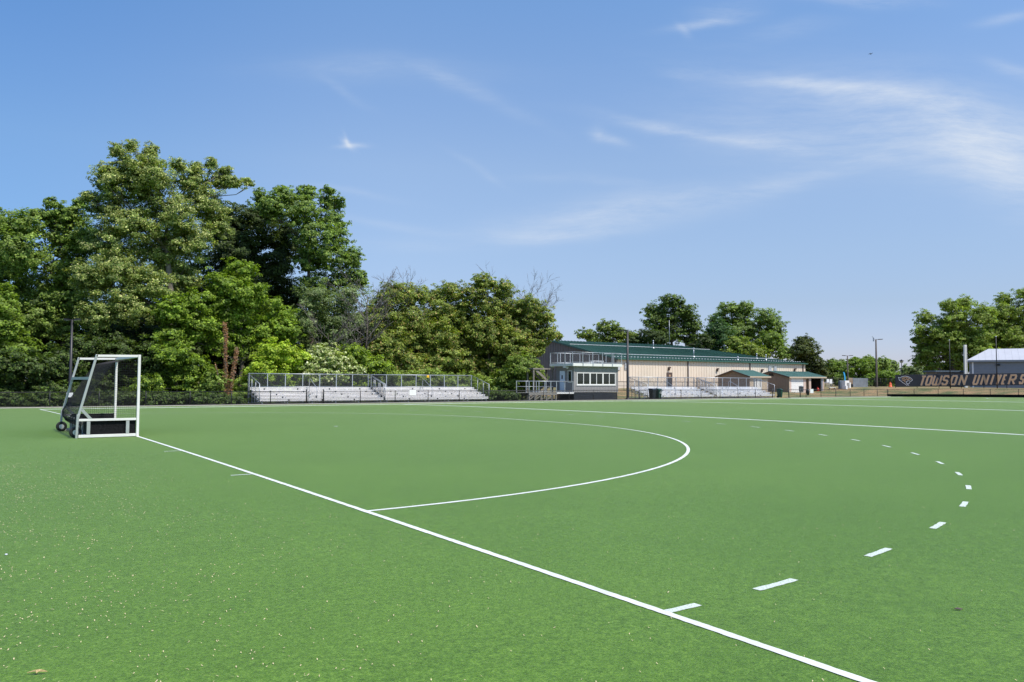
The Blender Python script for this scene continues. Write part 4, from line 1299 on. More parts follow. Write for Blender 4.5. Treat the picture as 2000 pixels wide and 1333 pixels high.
Hm = zt0 - zb0
lets = [('T', 1794.5, 1809.5), ('O', 1805, 1823.5), ('W', 1818, 1842), ('S', 1837, 1856), ('O', 1853, 1872.5), ('N', 1870, 1891),
        ('U', 1897.5, 1916), ('N', 1913, 1934), ('I', 1932, 1942), ('V', 1942, 1958), ('E', 1954, 1968), ('R', 1967, 1988), ('S', 1988, 2005), ('I', 2007, 2016), ('T', 2016, 2032), ('Y', 2034, 2052)]
for ch, p0, p1 in lets:
    u0, u1 = u_at(p0), u_at(p1); cap = .86 * Hm; b0 = .06 * Hm; shear = .30
    hw = .074 * Hm
    w_ = max(.05, (u1 - u0) - shear * cap - 2 * hw)
    for off, mm, hh, nm in ((.006, 'steelblue', hw + .022, 'letter_outline'), (.026, 'gold', hw * .92, 'letter')):
        f = MB()
        for pl in GL[ch]:
            pts = []
            for a, b in pl:
                v = b0 + hw + (cap - 2 * hw) * b
                pts.append((u0 + hw + w_ * a + shear * (v - b0), v))
            stroke(f, pts, hh, off)
        f.build(nm, M[mm], bb)
# tiger head emblem: pale outlines with gold stripes
u0, u1 = u_at(1754), u_at(1783)


def em(pts): return [(u0 + (u1 - u0) * a, Hm * (.06 + .86 * b)) for a, b in pts]


f = MB()
for pl in ([(.02, .86), (.10, .55), (.22, .48), (.30, .34), (.45, .22), (.58, .06), (.66, .14), (.72, .05)], [(.02, .86), (.16, .80), (.26, .92), (.5, .98), (.72, .90), (.92, .72), (.97, .58), (.86, .44), (.74, .52), (.66, .50), (.55, .42), (.56, .28), (.64, .20), (.76, .26), (.80, .40)]):
    stroke(f, em(pl), .028, .008)
f.build('emblem_outline', M['pale'], bb)
f = MB()
for pl in ([(.30, .80), (.52, .86), (.72, .78), (.86, .64)], [(.26, .70), (.44, .70), (.52, .58)], [(.30, .58), (.42, .54), (.48, .40)], [(.58, .74), (.62, .60), (.74, .66)]):
    stroke(f, em(pl), .05, .008)
f.build('emblem_stripes', M['gold'], bb)
f = MB()
for pl in ([(.06, .74), (.16, .66)], [(.12, .60), (.24, .60)], [(.70, .70), (.76, .72)]): stroke(f, em(pl), .035, .008)
f.build('emblem_ear', M['steelblue'], bb)
for lab, px, pt in (('slender black net pole before the left half of the banner', 1854.5, 665), ('slender black net pole before the right end of the banner', 1945.5, 658)):
    q = BLft + bd * u_at(px) + bn_ * .5; dz = depth_of(q)
    zt_ = PD(px, pt, dz).z
    t = thing('net_pole', lab, 'pole', (q.x, q.y, ground(q.x, q.y)), 'net poles by the banner')
    f = MB(); f.tube([(q.x, q.y, ground(q.x, q.y) - .2), (q.x, q.y, zt_)], [.075, .055], 8); f.build('pole', M['black'], t)
    f = MB(); f.lathe([(.09, 0), (.09, .06), (.001, .1)], (q.x, q.y, zt_), 8); f.build('cap', M['pale'], t)
# ------------------------------------------------------------------ GREY BUILDING BEHIND THE BANNER
DG = 140
C0 = PD(1889, 704, DG); ax = Vector((RT.x, RT.y, 0)).normalized(); ay = Vector((FW.x, FW.y, 0)).normalized()


_rd = pdir(1887, 704); gy = Vector((_rd.x, _rd.y, 0)).normalized(); gx = Vector((gy.y, -gy.x, 0))


def gb(a, b, z): q = C0 + gx * a + gy * b; return Vector((q.x, q.y, z))


gbld = thing('grey_building', 'grey sided building with a white metal hip roof behind the banner', 'building', gb(8, 5, 1.0))
ze = C0.z; zr = PD(1930, 682, DG + 3.2).z; LG = 22; DGp = 11
f = MB(); f.poly([gb(.3, .3, .3), gb(LG, .3, .3), gb(LG, .3, ze), gb(.3, .3, ze)], gy * .2)
for i in range(9):
    z_ = .8 + (ze - .8) * i / 9; f.poly([gb(.3, .27, z_), gb(LG, .27, z_), gb(LG, .27, z_ + .05), gb(.3, .27, z_ + .05)], gy * .029)
f.build('front_wall', M['greyb'], gbld)
f = MB(); f.poly([gb(.3, .505, .3), gb(.5, .505, .3), gb(.5, .505, ze), gb(.3, .505, ze)], gy * (DGp - 1)); f.build('side_wall', M['greyb'], gbld)
f = MB(); A = [gb(-.1, -.1, ze), gb(LG + .4, -.1, ze), gb(LG - 5, DGp / 2, zr), gb(3.3, DGp / 2, zr), gb(LG + .4, DGp + .1, ze), gb(-.1, DGp + .1, ze)]
A = A + [p - Vector((0, 0, .14)) for p in A]
f.add(A, [(0, 1, 2, 3), (3, 2, 4, 5), (0, 3, 5), (1, 4, 2), (0, 6, 7, 1), (4, 10, 11, 5), (5, 11, 6, 0), (1, 7, 10, 4), (11, 10, 7, 6)])
for i in range(22):
    a0 = .8 + i
    a1 = max(3.3, min(LG - 5, a0))
    t = 1.0
    if a0 < 3.3: t = (a0 + .1) / 3.4
    if a0 > LG - 5: t = max(0, (LG + .4 - a0) / 5.4)
    f.bar(gb(a0, -.1, ze + .01), gb(a0, -.1 + (DGp / 2 + .1) * t, ze + (zr - ze) * t + .01), .04, .03)
f.build('roof', M['whiteroof'], gbld)
f = MB(); f.poly([gb(-.1, -.16, ze - .34), gb(LG, -.16, ze - .34), gb(LG, -.16, ze - .02), gb(-.1, -.16, ze - .02)], gy * .055); f.build('fascia', M['greyb'], gbld)
f = MB(); f.poly([gb(.7, .2, .5), gb(.95, .2, .5), gb(.95, .2, ze - .35), gb(.7, .2, ze - .35)], gy * .06); f.build('downspout', M['bench2'], gbld)
q = PD(1939, 713.5, DG)
q = gb(4.6, .12, q.z)
f = MB(); f.bar(q - gx * .3, q + gx * .3, .3, .28); f.build('wall_lamp', M['black'], gbld)
q = PD(1886, 724, 136); qt = PD(1884.5, 674, 136)
wp = thing('white_pylon', 'tall white square pylon at the corner of the grey building', 'pylon', (q.x, q.y, .9))
f = MB()
e1 = ax * .2; e2 = ay * .2
f.poly([Vector((q.x, q.y, .7)) - e1 - e2, Vector((q.x, q.y, .7)) + e1 - e2, Vector((q.x, q.y, .7)) + e1 + e2, Vector((q.x, q.y, .7)) - e1 + e2], (0, 0, qt.z - .7)); f.build('shaft', M['trim'], wp, bevel=.02)
f = MB(); f.bar(Vector((q.x, q.y, .7)) - e2 * 1.05 + ax * .06, Vector((q.x, q.y, qt.z - .3)) - e2 * 1.05 + ax * .06, .05, .02); f.build('groove', M['louver'], wp)
lr = thing('low_roof_block', 'low dark flat roof structure between the trees and the grey building', 'hut', PD(1858, 740, 150))
a = PD(1830, 725, 150)
f = MB(); f.poly([a + ax * 0 - Vector((0, 0, 3)), a + ax * 5.2 - Vector((0, 0, 3)), a + ax * 5.2 - Vector((0, 0, .2)), a - Vector((0, 0, .2))], ay * 4); f.build('wall', M['tan_dark'], lr)
f = MB(); f.poly([a - ax * .4 - ay * .3 - Vector((0, 0, .2)), a + ax * 5.6 - ay * .3 - Vector((0, 0, .2)), a + ax * 5.6 - ay * .3 + Vector((0, 0, .1)), a - ax * .4 - ay * .3 + Vector((0, 0, .1))], ay * 4.6); f.build('roof', M['bluegrey'], lr)

# ------------------------------------------------------------------ TREES
def leaf_mesh(P, Nn, sizes, cols, aspect=.62):
    n = len(P)
    rd = rng.normal(size=(n, 3))
    a = np.cross(Nn, rd); a /= np.linalg.norm(a, axis=1, keepdims=True) + 1e-9
    b = np.cross(Nn, a)
    L = sizes[:, None]
    bend = Nn * L * .12
    V = np.empty((n, 4, 3))
    V[:, 0] = P - a * L * .5 - bend; V[:, 1] = P - b * L * .5 * aspect; V[:, 2] = P + a * L * .5 - bend; V[:, 3] = P + b * L * .5 * aspect
    me = bpy.data.meshes.new('crown')
    me.vertices.add(4 * n); me.vertices.foreach_set('co', V.reshape(-1).astype(np.float32))
    me.loops.add(4 * n); me.loops.foreach_set('vertex_index', np.arange(4 * n, dtype=np.int32))
    me.polygons.add(n); me.polygons.foreach_set('loop_start', np.arange(0, 4 * n, 4, dtype=np.int32))
    try: me.polygons.foreach_set('loop_total', np.full(n, 4, dtype=np.int32))
    except Exception: pass
    at = me.attributes.new('leaf_col', 'FLOAT_COLOR', 'FACE')
    c4 = np.ones((n, 4), dtype=np.float32); c4[:, :3] = cols
    at.data.foreach_set('color', c4.reshape(-1))
    me.materials.append(M['leaf'])
    me.update(calc_edges=True)
    return me


def unit(n):
    v = rng.normal(size=(n, 3)); return v / np.linalg.norm(v, axis=1, keepdims=True)


def crown(lobes, leaf, pal, dens=1.0, clump=1.0, hollow=.45):
    """lobes: list of (centre xyz, (rx,ry,rz)); pal: list of (rgb, weight)"""
    Ps, Ns, Ss, Cs = [], [], [], []
    pc = np.array([p[0] for p in pal]) * np.array([2.12, 2.03, 1.85]); pw = np.array([p[1] for p in pal]); pw = pw / pw.sum()
    for c, r in lobes:
        c = np.array(c); r = np.array(r)
        rm = (r[0] * r[1] * r[2]) ** (1 / 3)
        sr = max(.26, min(.66, rm * .28)) * clump
        ns = int(max(8, 8.2 * dens * (rm / sr) ** 2))
        u = unit(ns); k = (hollow + (1 - hollow) * rng.random((ns, 1)) ** .6)
        k *= 1 + .21 * rng.normal(size=(ns, 1))
        sc = c + u * k * r
        srr = sr * (.5 + .8 * rng.random(ns))
        for q, uu, s_ in zip(sc, u, srr):
            nl = int(dens * 9.5 * (s_ / leaf) ** 2) + 6
            g_ = unit(nl) * (rng.random((nl, 1)) ** .45) * s_ * np.array([1.1, 1.1, .62])
            Ps.append(q + g_)
            nn = unit(nl) * .60 + np.array([0, -.12, .55]) + uu * .75
            Ns.append(nn / np.linalg.norm(nn, axis=1, keepdims=True))
            Ss.append(leaf * (.65 + .7 * rng.random(nl)))
            base = pc[rng.choice(len(pc), size=nl, p=pw)]
            Cs.append(base * (.78 + .44 * rng.random()) * (.58 + .80 * rng.random((nl, 1)) ** 1.3))
    return np.concatenate(Ps), np.concatenate(Ns), np.concatenate(Ss), np.clip(np.concatenate(Cs), 0, 1)


def wiggle(a, b, k, amp):
    a, b = Vector(a), Vector(b); L = (b - a).length; out = []
    for i in range(k + 1):
        t = i / k; p = a.lerp(b, t)
        if 0 < i < k: p += Vector(rng.normal(size=3) * amp * L * (.5 if i else 0))
        out.append(p)
    return out


def tree_at(name, label, cat, lob_px, Y=None, D=None, leaf=.26, pal=None, dens=1.0, trunk=None, r0=.28, bark='bark', group=None, squash=1.0, clump=1.0, depth_k=1.0, hollow=.45, limbs=True, twigs=0):
    """lob_px: lobes measured on the photo (px,py,rx,ry); the crown is built round at its own distance"""
    leaf *= .86
    lobes = []
    for (px, py, rx, ry) in lob_px:
        p = PY(px, py, Y) if Y is not None else PD(px, py, D)
        dep = depth_of(p); k = dep / FPX
        rr = (rx * k, min(rx, ry) * 1.05 * k * depth_k + .2, ry * k)
        off = ay * float(rng.uniform(-1, 1)) * min(2.5, rr[0] * .8) * depth_k
        q = p + off
        q = CAM + (q - CAM)  # stays at its own distance
        lobes.append(((q.x, q.y, q.z), rr))
    cx = sum(l_[0][0] * l_[1][0] for l_ in lobes) / sum(l_[1][0] for l_ in lobes)
    cy = sum(l_[0][1] * l_[1][0] for l_ in lobes) / sum(l_[1][0] for l_ in lobes)
    if trunk is not None:
        p = PY(trunk, 700, Y) if Y is not None else PD(trunk, 700, D); cx, cy = p.x, p.y
    gz_ = ground(cx, cy)
    t = thing(name, label, cat, (cx, cy, gz_), group)
    P, Nn, S, C = crown(lobes, leaf, pal, dens, clump, hollow)
    keep = P[:, 2] > gz_ + .05
    P, Nn, S, C = P[keep], Nn[keep], S[keep], C[keep]
    me = leaf_mesh(P - np.array([cx, cy, gz_]), Nn, S, C)
    link_mesh('crown', me, t)
    if limbs:
        f = MB()
        lo = min(l_[0][2] for l_ in lobes); hi = max(l_[0][2] for l_ in lobes)
        zf = gz_ + max(.6, (lo - gz_) * .75); ztop = lo + (hi - lo) * .62 + .3
        tr = wiggle((cx, cy, gz_ - .2), (cx + (lobes[0][0][0] - cx) * .2, cy, ztop), 5, .03)
        f.tube(tr, [r0 * (1.25 if i == 0 else 1 - .14 * i) for i in range(6)], 8)
        for (c, r) in lobes:
            s_ = min(range(6), key=lambda i: abs(tr[i].z - max(zf, c[2] - .55 * math.hypot(c[0] - cx, c[1] - cy) - .5)))
            s_ = max(1, s_)
            br_ = wiggle(tr[s_], c, 4, .06)
            rb = r0 * (1 - .14 * s_) * .55
            f.tube(br_, [rb, rb * .8, rb * .62, rb * .45, rb * .25], 6)
            for _ in range(2 + twigs):
                d_ = Vector(unit(1)[0] * np.array(r) * .85)
                f.tube(wiggle(br_[3], Vector(c) + d_, 2, .08), [rb * .35, rb * .22, rb * .08], 4)
        f.build('trunk', M[bark], t)
    return t


OLIVE = [((.115, .155, .042), 5), ((.16, .195, .06), 3), ((.32, .33, .15), 2.0), ((.07, .11, .03), 2)]
MID = [((.105, .155, .030), 5), ((.15, .205, .05), 3), ((.065, .11, .022), 3)]
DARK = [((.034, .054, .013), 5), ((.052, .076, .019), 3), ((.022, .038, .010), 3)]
BRIGHT = [((.105, .160, .017), 5), ((.155, .22, .028), 3), ((.060, .105, .012), 3)]
LIME = [((.18, .25, .022), 5), ((.24, .30, .035), 3), ((.11, .18, .018), 2)]
DULL = [((.095, .135, .055), 5), ((.135, .17, .08), 3), ((.065, .095, .038), 2)]
AIL = [((.115, .152, .028), 5), ((.175, .208, .05), 3), ((.066, .102, .02), 3), ((.24, .18, .075), 1.0)]
CREAM = [((.16, .20, .07), 4), ((.38, .40, .25), 3), ((.10, .15, .04), 3)]
WG = 'trees of the wood behind the fence'
T = tree_at
T('broadleaf_tree', 'tallest olive green tree with pale seed clusters, above the goal', 'tree',
  [(248, 325, 28, 24), (228, 292, 13, 15), (258, 286, 13, 12), (294, 293, 12, 14), (284, 312, 20, 18), (206, 330, 15, 13), (216, 355, 32, 28), (382, 326, 12, 13), (412, 318, 12, 14), (440, 333, 15, 9), (480, 352, 14, 7), (492, 362, 9, 5), (348, 322, 16, 12), (170, 385, 14, 12), (195, 395, 36, 34), (262, 365, 48, 40), (315, 350, 44, 36), (375, 352, 34, 28), (425, 348, 26, 20), (458, 360, 24, 12), (398, 395, 46, 36), (335, 420, 54, 42), (260, 440, 54, 42), (195, 470, 44, 42), (305, 490, 50, 40), (375, 470, 46, 40), (420, 440, 30, 26), (235, 525, 46, 40), (180, 545, 40, 38), (300, 560, 44, 36), (350, 540, 34, 30), (255, 600, 46, 34), (200, 620, 36, 30), (310, 615, 28, 24)],
  Y=45, leaf=.19, pal=OLIVE, dens=1.0, trunk=338, r0=.42, bark='palebark', group=WG, hollow=.3, twigs=2, clump=.85)
T('broadleaf_tree', 'mid green spreading tree left of the tall olive tree', 'tree',
  [(97, 420, 28, 20), (140, 420, 28, 22), (100, 396, 14, 11), (150, 398, 14, 11), (62, 416, 15, 11), (55, 442, 38, 30), (115, 460, 50, 40), (160, 470, 40, 40), (60, 500, 50, 42), (125, 530, 50, 42), (85, 575, 52, 40), (150, 590, 42, 40), (55, 620, 46, 38), (120, 640, 44, 32)],
  Y=50, leaf=.27, pal=MID, trunk=118, r0=.32, group=WG, hollow=.35, clump=.9)
T('broadleaf_tree', 'mid green tree cut by the left edge of the photo', 'tree',
  [(10, 440, 44, 30), (-35, 430, 50, 36), (-10, 500, 50, 40), (22, 545, 44, 38), (-30, 580, 50, 45), (10, 610, 42, 36)],
  Y=54, leaf=.28, pal=OLIVE[:1] + MID, trunk=-15, r0=.3, group=WG)
T('broadleaf_tree', 'dark evergreen looking tree between the two tallest crowns', 'tree',
  [(475, 425, 44, 24), (520, 420, 36, 22), (445, 455, 34, 34), (500, 465, 50, 36), (555, 470, 36, 40), (465, 505, 44, 36), (530, 520, 46, 38), (440, 555, 40, 36), (500, 570, 50, 38), (560, 580, 44, 40), (470, 620, 50, 40), (540, 640, 50, 40)],
  Y=57, leaf=.26, pal=DARK, dens=1.15, trunk=500, r0=.34, group=WG, hollow=.5)
T('broadleaf_tree', 'tall mid green tree with sky gaps, right of the dark crown', 'tree',
  [(560, 390, 26, 20), (600, 384, 26, 16), (640, 390, 24, 18), (548, 371, 13, 9), (602, 366, 14, 7), (642, 373, 13, 9), (664, 396, 9, 13), (506, 377, 10, 9), (510, 390, 20, 12), (535, 410, 30, 24), (590, 415, 40, 32), (640, 425, 32, 28), (615, 460, 44, 36), (660, 465, 26, 28), (645, 505, 40, 32), (690, 505, 22, 24), (600, 505, 32, 28), (675, 545, 34, 28), (625, 555, 40, 30), (705, 545, 14, 20)],
  Y=52, leaf=.26, pal=MID + [((.08, .135, .045), 2)], dens=.85, trunk=606, r0=.34, group=WG, hollow=.3, clump=.8, twigs=1)
T('broadleaf_tree', 'thin grey green tree with bare branches showing, behind the left bleachers', 'tree',
  [(625, 585, 42, 34), (680, 590, 40, 34), (600, 630, 36, 34), (650, 645, 46, 36), (705, 640, 40, 36), (625, 690, 44, 32), (690, 690, 44, 32), (735, 600, 22, 30)],
  Y=47.5, leaf=.24, pal=DULL, dens=.75, trunk=650, r0=.22, bark='deadbark', group=WG, hollow=.25, twigs=5)
T('broadleaf_tree', 'bright green young tree in front of the dark trees, left of the bleachers', 'tree',
  [(465, 525, 34, 20), (440, 560, 36, 28), (490, 580, 42, 30), (395, 590, 40, 28), (350, 610, 36, 28), (450, 610, 46, 32), (530, 610, 36, 28), (390, 640, 44, 32), (500, 650, 48, 32), (560, 645, 26, 26), (440, 670, 44, 30), (545, 690, 40, 28), (345, 660, 34, 28)],
  Y=43, leaf=.25, pal=BRIGHT, dens=1.0, trunk=470, r0=.2, group=WG, clump=.9)
T('sapling', 'lime green low sapling just left of the first bleacher', 'tree',
  [(540, 690, 38, 24), (575, 705, 30, 26), (520, 720, 36, 24), (560, 740, 40, 26), (500, 745, 30, 24)],
  Y=40.5, leaf=.22, pal=LIME, trunk=545, r0=.1, group=WG)
T('sapling', 'yellow green drooping sapling behind the right goal post', 'tree',
  [(345, 690, 40, 24), (370, 715, 34, 26), (325, 725, 36, 26), (355, 750, 40, 28), (300, 755, 30, 26)],
  Y=41.5, leaf=.23, pal=BRIGHT + MID[2:], trunk=350, r0=.1, group=WG)
T('broadleaf_tree', 'yellowish green tree at the left edge below the taller crowns', 'tree',
  [(0, 590, 22, 36), (5, 640, 28, 36), (-25, 620, 40, 50), (30, 690, 40, 30), (-10, 720, 44, 40)],
  Y=44, leaf=.24, pal=BRIGHT[:1] + MID[:1], trunk=-5, r0=.16, group=WG)
T('broadleaf_tree', 'broad reddish tipped green tree behind the shared bleacher end rails', 'tree',
  [(770, 575, 36, 24), (805, 575, 30, 22), (745, 620, 40, 32), (795, 620, 44, 34), (760, 665, 46, 34), (820, 670, 40, 34), (735, 700, 34, 32), (790, 710, 44, 30), (830, 720, 34, 28)],
  Y=46, leaf=.25, pal=AIL, trunk=745, r0=.18, group=WG, clump=.9, hollow=.35)
T('broadleaf_tree', 'rounded yellow green tree behind the middle of the second bleacher', 'tree',
  [(848, 578, 32, 18), (885, 570, 34, 20), (860, 610, 44, 30), (905, 610, 40, 30), (850, 650, 40, 32), (895, 660, 46, 34), (870, 700, 46, 32), (910, 715, 40, 30), (850, 740, 40, 24)],
  Y=47, leaf=.25, pal=AIL, trunk=880, r0=.18, group=WG, clump=.9, hollow=.35)
T('broadleaf_tree', 'yellow green tree with the topmost tuft of the right woods', 'tree',
  [(945, 552, 26, 16), (925, 575, 30, 20), (980, 568, 26, 18), (960, 600, 40, 28), (1000, 610, 30, 26), (945, 645, 42, 32), (990, 650, 40, 32), (960, 695, 46, 34), (930, 735, 40, 28), (1005, 690, 30, 28)],
  Y=46.5, leaf=.25, pal=AIL, trunk=955, r0=.2, group=WG, clump=.9, hollow=.35)
T('broadleaf_tree', 'leaning tree reaching over the dark gable of the metal building', 'tree',
  [(1030, 600, 34, 24), (1060, 618, 24, 20), (1025, 640, 40, 28), (1065, 650, 22, 18), (1045, 668, 30, 16), (1048, 688, 18, 10), (1000, 675, 36, 30), (1088, 655, 14, 8), (985, 720, 36, 30)],
  Y=45, leaf=.25, pal=AIL, trunk=1003, r0=.2, group=WG, clump=.85, hollow=.35)
T('shrub', 'leafy bright bush left of the press box deck', 'bush',
  [(1020, 715, 30, 24), (1045, 735, 20, 24), (1000, 745, 34, 26), (1030, 760, 28, 18), (975, 755, 30, 22)],
  Y=41, leaf=.27, pal=BRIGHT[2:] + MID[:2] + AIL[:1], trunk=1015, r0=.08, group='bushes along the wood edge')
T('shrub', 'cream flowered pale bush showing above the first bleacher rail', 'bush',
  [(630, 690, 30, 18), (660, 708, 34, 18), (615, 715, 30, 18), (690, 722, 32, 14), (645, 735, 46, 16)],
  Y=40, leaf=.24, pal=CREAM, trunk=650, r0=.07, group='bushes along the wood edge', clump=.8)
T('shrub', 'green bush behind the shared end of the left bleachers', 'bush',
  [(690, 690, 30, 18), (720, 715, 34, 22), (745, 725, 24, 18), (710, 745, 44, 20)],
  Y=41, leaf=.24, pal=BRIGHT[2:] + MID[:1] + LIME[:1], trunk=715, r0=.07, group='bushes along the wood edge')
T('shrub', 'green bush seen through the guard mesh of the second bleacher', 'bush',
  [(790, 745, 44, 22), (840, 740, 40, 24), (890, 748, 44, 22), (930, 752, 36, 18)],
  Y=41.5, leaf=.26, pal=MID[:2] + AIL[:1], trunk=850, r0=.07, group='bushes along the wood edge')
T('shrub', 'green bush seen through the guard mesh of the first bleacher', 'bush',
  [(540, 765, 36, 20), (590, 762, 40, 20), (640, 764, 36, 16)],
  Y=40.2, leaf=.24, pal=MID[:2], trunk=590, r0=.07, group='bushes along the wood edge')
T('shrub', 'dark green, shade-toned bush filling the left edge above the low fence', 'bush',
  [(30, 715, 40, 30), (80, 720, 34, 28), (0, 760, 46, 30), (60, 765, 46, 24), (110, 765, 36, 24)],
  Y=39.5, leaf=.24, pal=MID[2:] + DARK, trunk=40, r0=.08, group='bushes along the wood edge')  # dark leaf colours include the shadow of the overhanging canopy
T('shrub', 'shade-toned dull green small leaved tree directly behind the goal frame', 'tree',
  [(165, 680, 46, 26), (215, 670, 36, 24), (140, 715, 44, 28), (200, 715, 40, 28), (240, 690, 30, 28), (180, 755, 46, 28), (240, 750, 40, 28)],
  Y=43.5, leaf=.24, pal=DARK + MID[2:], trunk=190, r0=.12, group=WG)  # canopy shadow put into the leaf palette
T('shrub', 'leafy vine covered bush right of the goal, under the pale trunk', 'bush',
  [(280, 700, 30, 32), (290, 740, 30, 30), (265, 765, 34, 24), (310, 775, 30, 18)],
  Y=42, leaf=.23, pal=MID[2:] + DARK, trunk=280, r0=.08, group='bushes along the wood edge')  # palette darkened to carry shade from the crowns above
T('shrub', 'low green bush around the foot of the rust coloured dead stems', 'bush',
  [(400, 765, 34, 20), (440, 772, 36, 18), (475, 762, 26, 22), (420, 745, 26, 20)],
  Y=40.5, leaf=.22, pal=MID[:2], trunk=440, r0=.06, group='bushes along the wood edge')
P_, N_, S_, C_ = crown([((x_ + rng.uniform(-.5, .5), 36.2 + rng.uniform(-.7, 2.2), GF + rng.uniform(.15, .55)), (1.1, .9, rng.uniform(.4, .8))) for x_ in list(np.arange(-28, 13.6, .7)) + list(np.arange(36.3, 39.2, .6))], .2, MID[2:] + DARK, 1.0, 1.0, .3)  # shade under the wood edge put into these dark leaf colours
k_ = P_[:, 2] > GF + .02
setp(link_mesh('undergrowth', leaf_mesh(P_[k_], N_[k_], S_[k_], C_[k_])), 'low leafy undergrowth along the wood edge behind the fence', 'undergrowth', kind='stuff')
# understorey deeper in the wood, its shade put into the dark palette
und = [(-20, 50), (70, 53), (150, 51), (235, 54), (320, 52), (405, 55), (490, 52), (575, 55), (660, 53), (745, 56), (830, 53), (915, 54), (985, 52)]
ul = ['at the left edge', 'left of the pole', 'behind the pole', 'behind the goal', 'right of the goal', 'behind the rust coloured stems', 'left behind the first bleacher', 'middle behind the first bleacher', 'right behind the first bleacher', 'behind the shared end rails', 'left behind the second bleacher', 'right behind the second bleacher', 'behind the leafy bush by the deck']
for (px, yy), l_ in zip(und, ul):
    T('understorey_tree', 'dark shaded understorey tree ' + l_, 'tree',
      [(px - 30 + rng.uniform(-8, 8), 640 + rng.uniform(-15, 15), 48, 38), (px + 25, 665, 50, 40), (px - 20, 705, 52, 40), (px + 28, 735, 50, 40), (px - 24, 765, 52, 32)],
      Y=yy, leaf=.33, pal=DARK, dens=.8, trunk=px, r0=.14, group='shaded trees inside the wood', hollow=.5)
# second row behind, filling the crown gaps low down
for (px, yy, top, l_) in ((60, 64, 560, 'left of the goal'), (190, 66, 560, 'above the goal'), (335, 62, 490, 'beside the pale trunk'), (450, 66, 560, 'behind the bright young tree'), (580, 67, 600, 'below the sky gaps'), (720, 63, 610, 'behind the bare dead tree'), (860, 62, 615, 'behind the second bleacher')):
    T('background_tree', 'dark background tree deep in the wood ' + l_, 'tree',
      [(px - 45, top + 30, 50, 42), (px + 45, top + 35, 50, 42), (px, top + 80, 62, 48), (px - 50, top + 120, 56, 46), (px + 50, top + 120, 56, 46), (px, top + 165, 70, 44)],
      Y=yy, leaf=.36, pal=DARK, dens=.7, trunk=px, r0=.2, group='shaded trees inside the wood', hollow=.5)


# bare trees
def bare_tree(label, px, top, Y, r0, spread, nb, bark='deadbark', lean=0, start=.35, group='bare dead trees', steep=1.0):
    b = PY(px, 785, Y); tp = PY(px + lean, top, Y); gz_ = ground(b.x, b.y)
    t = thing('bare_tree', label, 'tree', (b.x, Y, gz_), group)
    f = MB(); H = tp.z - gz_; zt_ = .72
    tr = wiggle((b.x, Y, gz_ - .2), (b.x + (tp.x - b.x) * zt_, Y, gz_ + H * zt_), 8, .012)
    f.tube(tr, [r0 * (1 - .10 * i) for i in range(9)], 8)
    f.build('trunk', M['bark'], t)
    f = MB()
    for i in range(nb):
        s_ = min(.999, start + (1 - start) * (i + rng.random()) / nb); k = s_ * 8; i0 = min(7, int(k)); p = tr[i0].lerp(tr[i0 + 1], k - i0)
        an = rng.uniform(0, 2 * math.pi)
        d = Vector((math.cos(an), math.sin(an) * .7, rng.uniform(.55, 1.5) * steep)).normalized()
        ln = min(H * spread * rng.uniform(.55, 1.15), (tp.z - p.z) / max(.3, d.z) * rng.uniform(.75, 1.05))
        e = p + d * ln; br_ = wiggle(p, e, 5, .05); rb = max(.03, r0 * (1 - .75 * s_) * .6)
        f.tube(br_, [max(.010, rb * (1 - .17 * j)) for j in range(6)], 5)
        for j in range(1, 6):
            for _ in range(3):
                d2 = (d + Vector(unit(1)[0]) * .75 + Vector((0, 0, .25))).normalized(); q = br_[j]; e2 = q + d2 * ln * rng.uniform(.18, .42)
                w2 = wiggle(q, e2, 3, .07); f.tube(w2, [max(.010, rb * .35), .011, .009, .006], 4)
                for w_ in (w2[1], w2[2]):
                    e3 = w_ + (d2 + Vector(unit(1)[0]) * .8).normalized() * ln * .13; f.tube([w_, e3], [.011, .008], 3)
    f.build('branches', M[bark], t)
    return t


bare_tree('bare grey dead tree rising behind the bleacher end rails', 713, 500, 43.6, .17, .30, 14, lean=8, start=.42)
bare_tree('bare twiggy treetop above the yellow green trees left of centre', 772, 530, 46, .13, .30, 12, lean=20, start=.7)
bare_tree('bare twiggy treetop behind the topmost tuft', 1005, 530, 50, .15, .34, 20, lean=0, start=.6)
bare_tree('bare twiggy treetop over the leaning tree', 1042, 552, 49, .14, .34, 17, lean=8, start=.6)
bare_tree('grey dead sapling with crossed limbs behind the first bleacher', 655, 600, 42.0, .08, .5, 8, lean=-20, start=.3)
# rust coloured vine snag
sg = thing('dead_stems', 'rust coloured vine covered dead stems left of the first bleacher', 'dead stems', (PY(442, 780, 39.8).x, 39.8, GF))
f = MB(); sp_ = [[(443, 790), (441, 740), (440, 690), (441, 655), (438, 632)], [(446, 790), (452, 745), (458, 710), (463, 680)], [(430, 790), (427, 745), (424, 725), (421, 715)]]
stm = []
for pl, rr in zip(sp_, (.10, .08, .05)):
    pp = [PY(a, b, 39.8) for a, b in pl]; stm.append(pp); f.tube(pp, [rr * (1 - .12 * i) for i in range(len(pp))], 7)
f.build('stem', M['bark'], sg)
Ps = []
for pp, cnt, sp in zip(stm, (2600, 1500, 120), (.075, .07, .04)):
    for i in range(cnt):
        k = rng.random() ** 1.1 * (len(pp) - 1); i0 = min(len(pp) - 2, int(k)); q = pp[i0].lerp(pp[i0 + 1], k - i0)
        w_ = sp * (1.5 if k < 1.2 else 1.0); Ps.append(np.array(q) + rng.normal(size=3) * np.array([w_, w_, .12]))
Ps = np.array(Ps); n = len(Ps)
pc = np.array([(.52, .27, .16), (.40, .21, .13), (.58, .36, .22), (.32, .28, .22)])
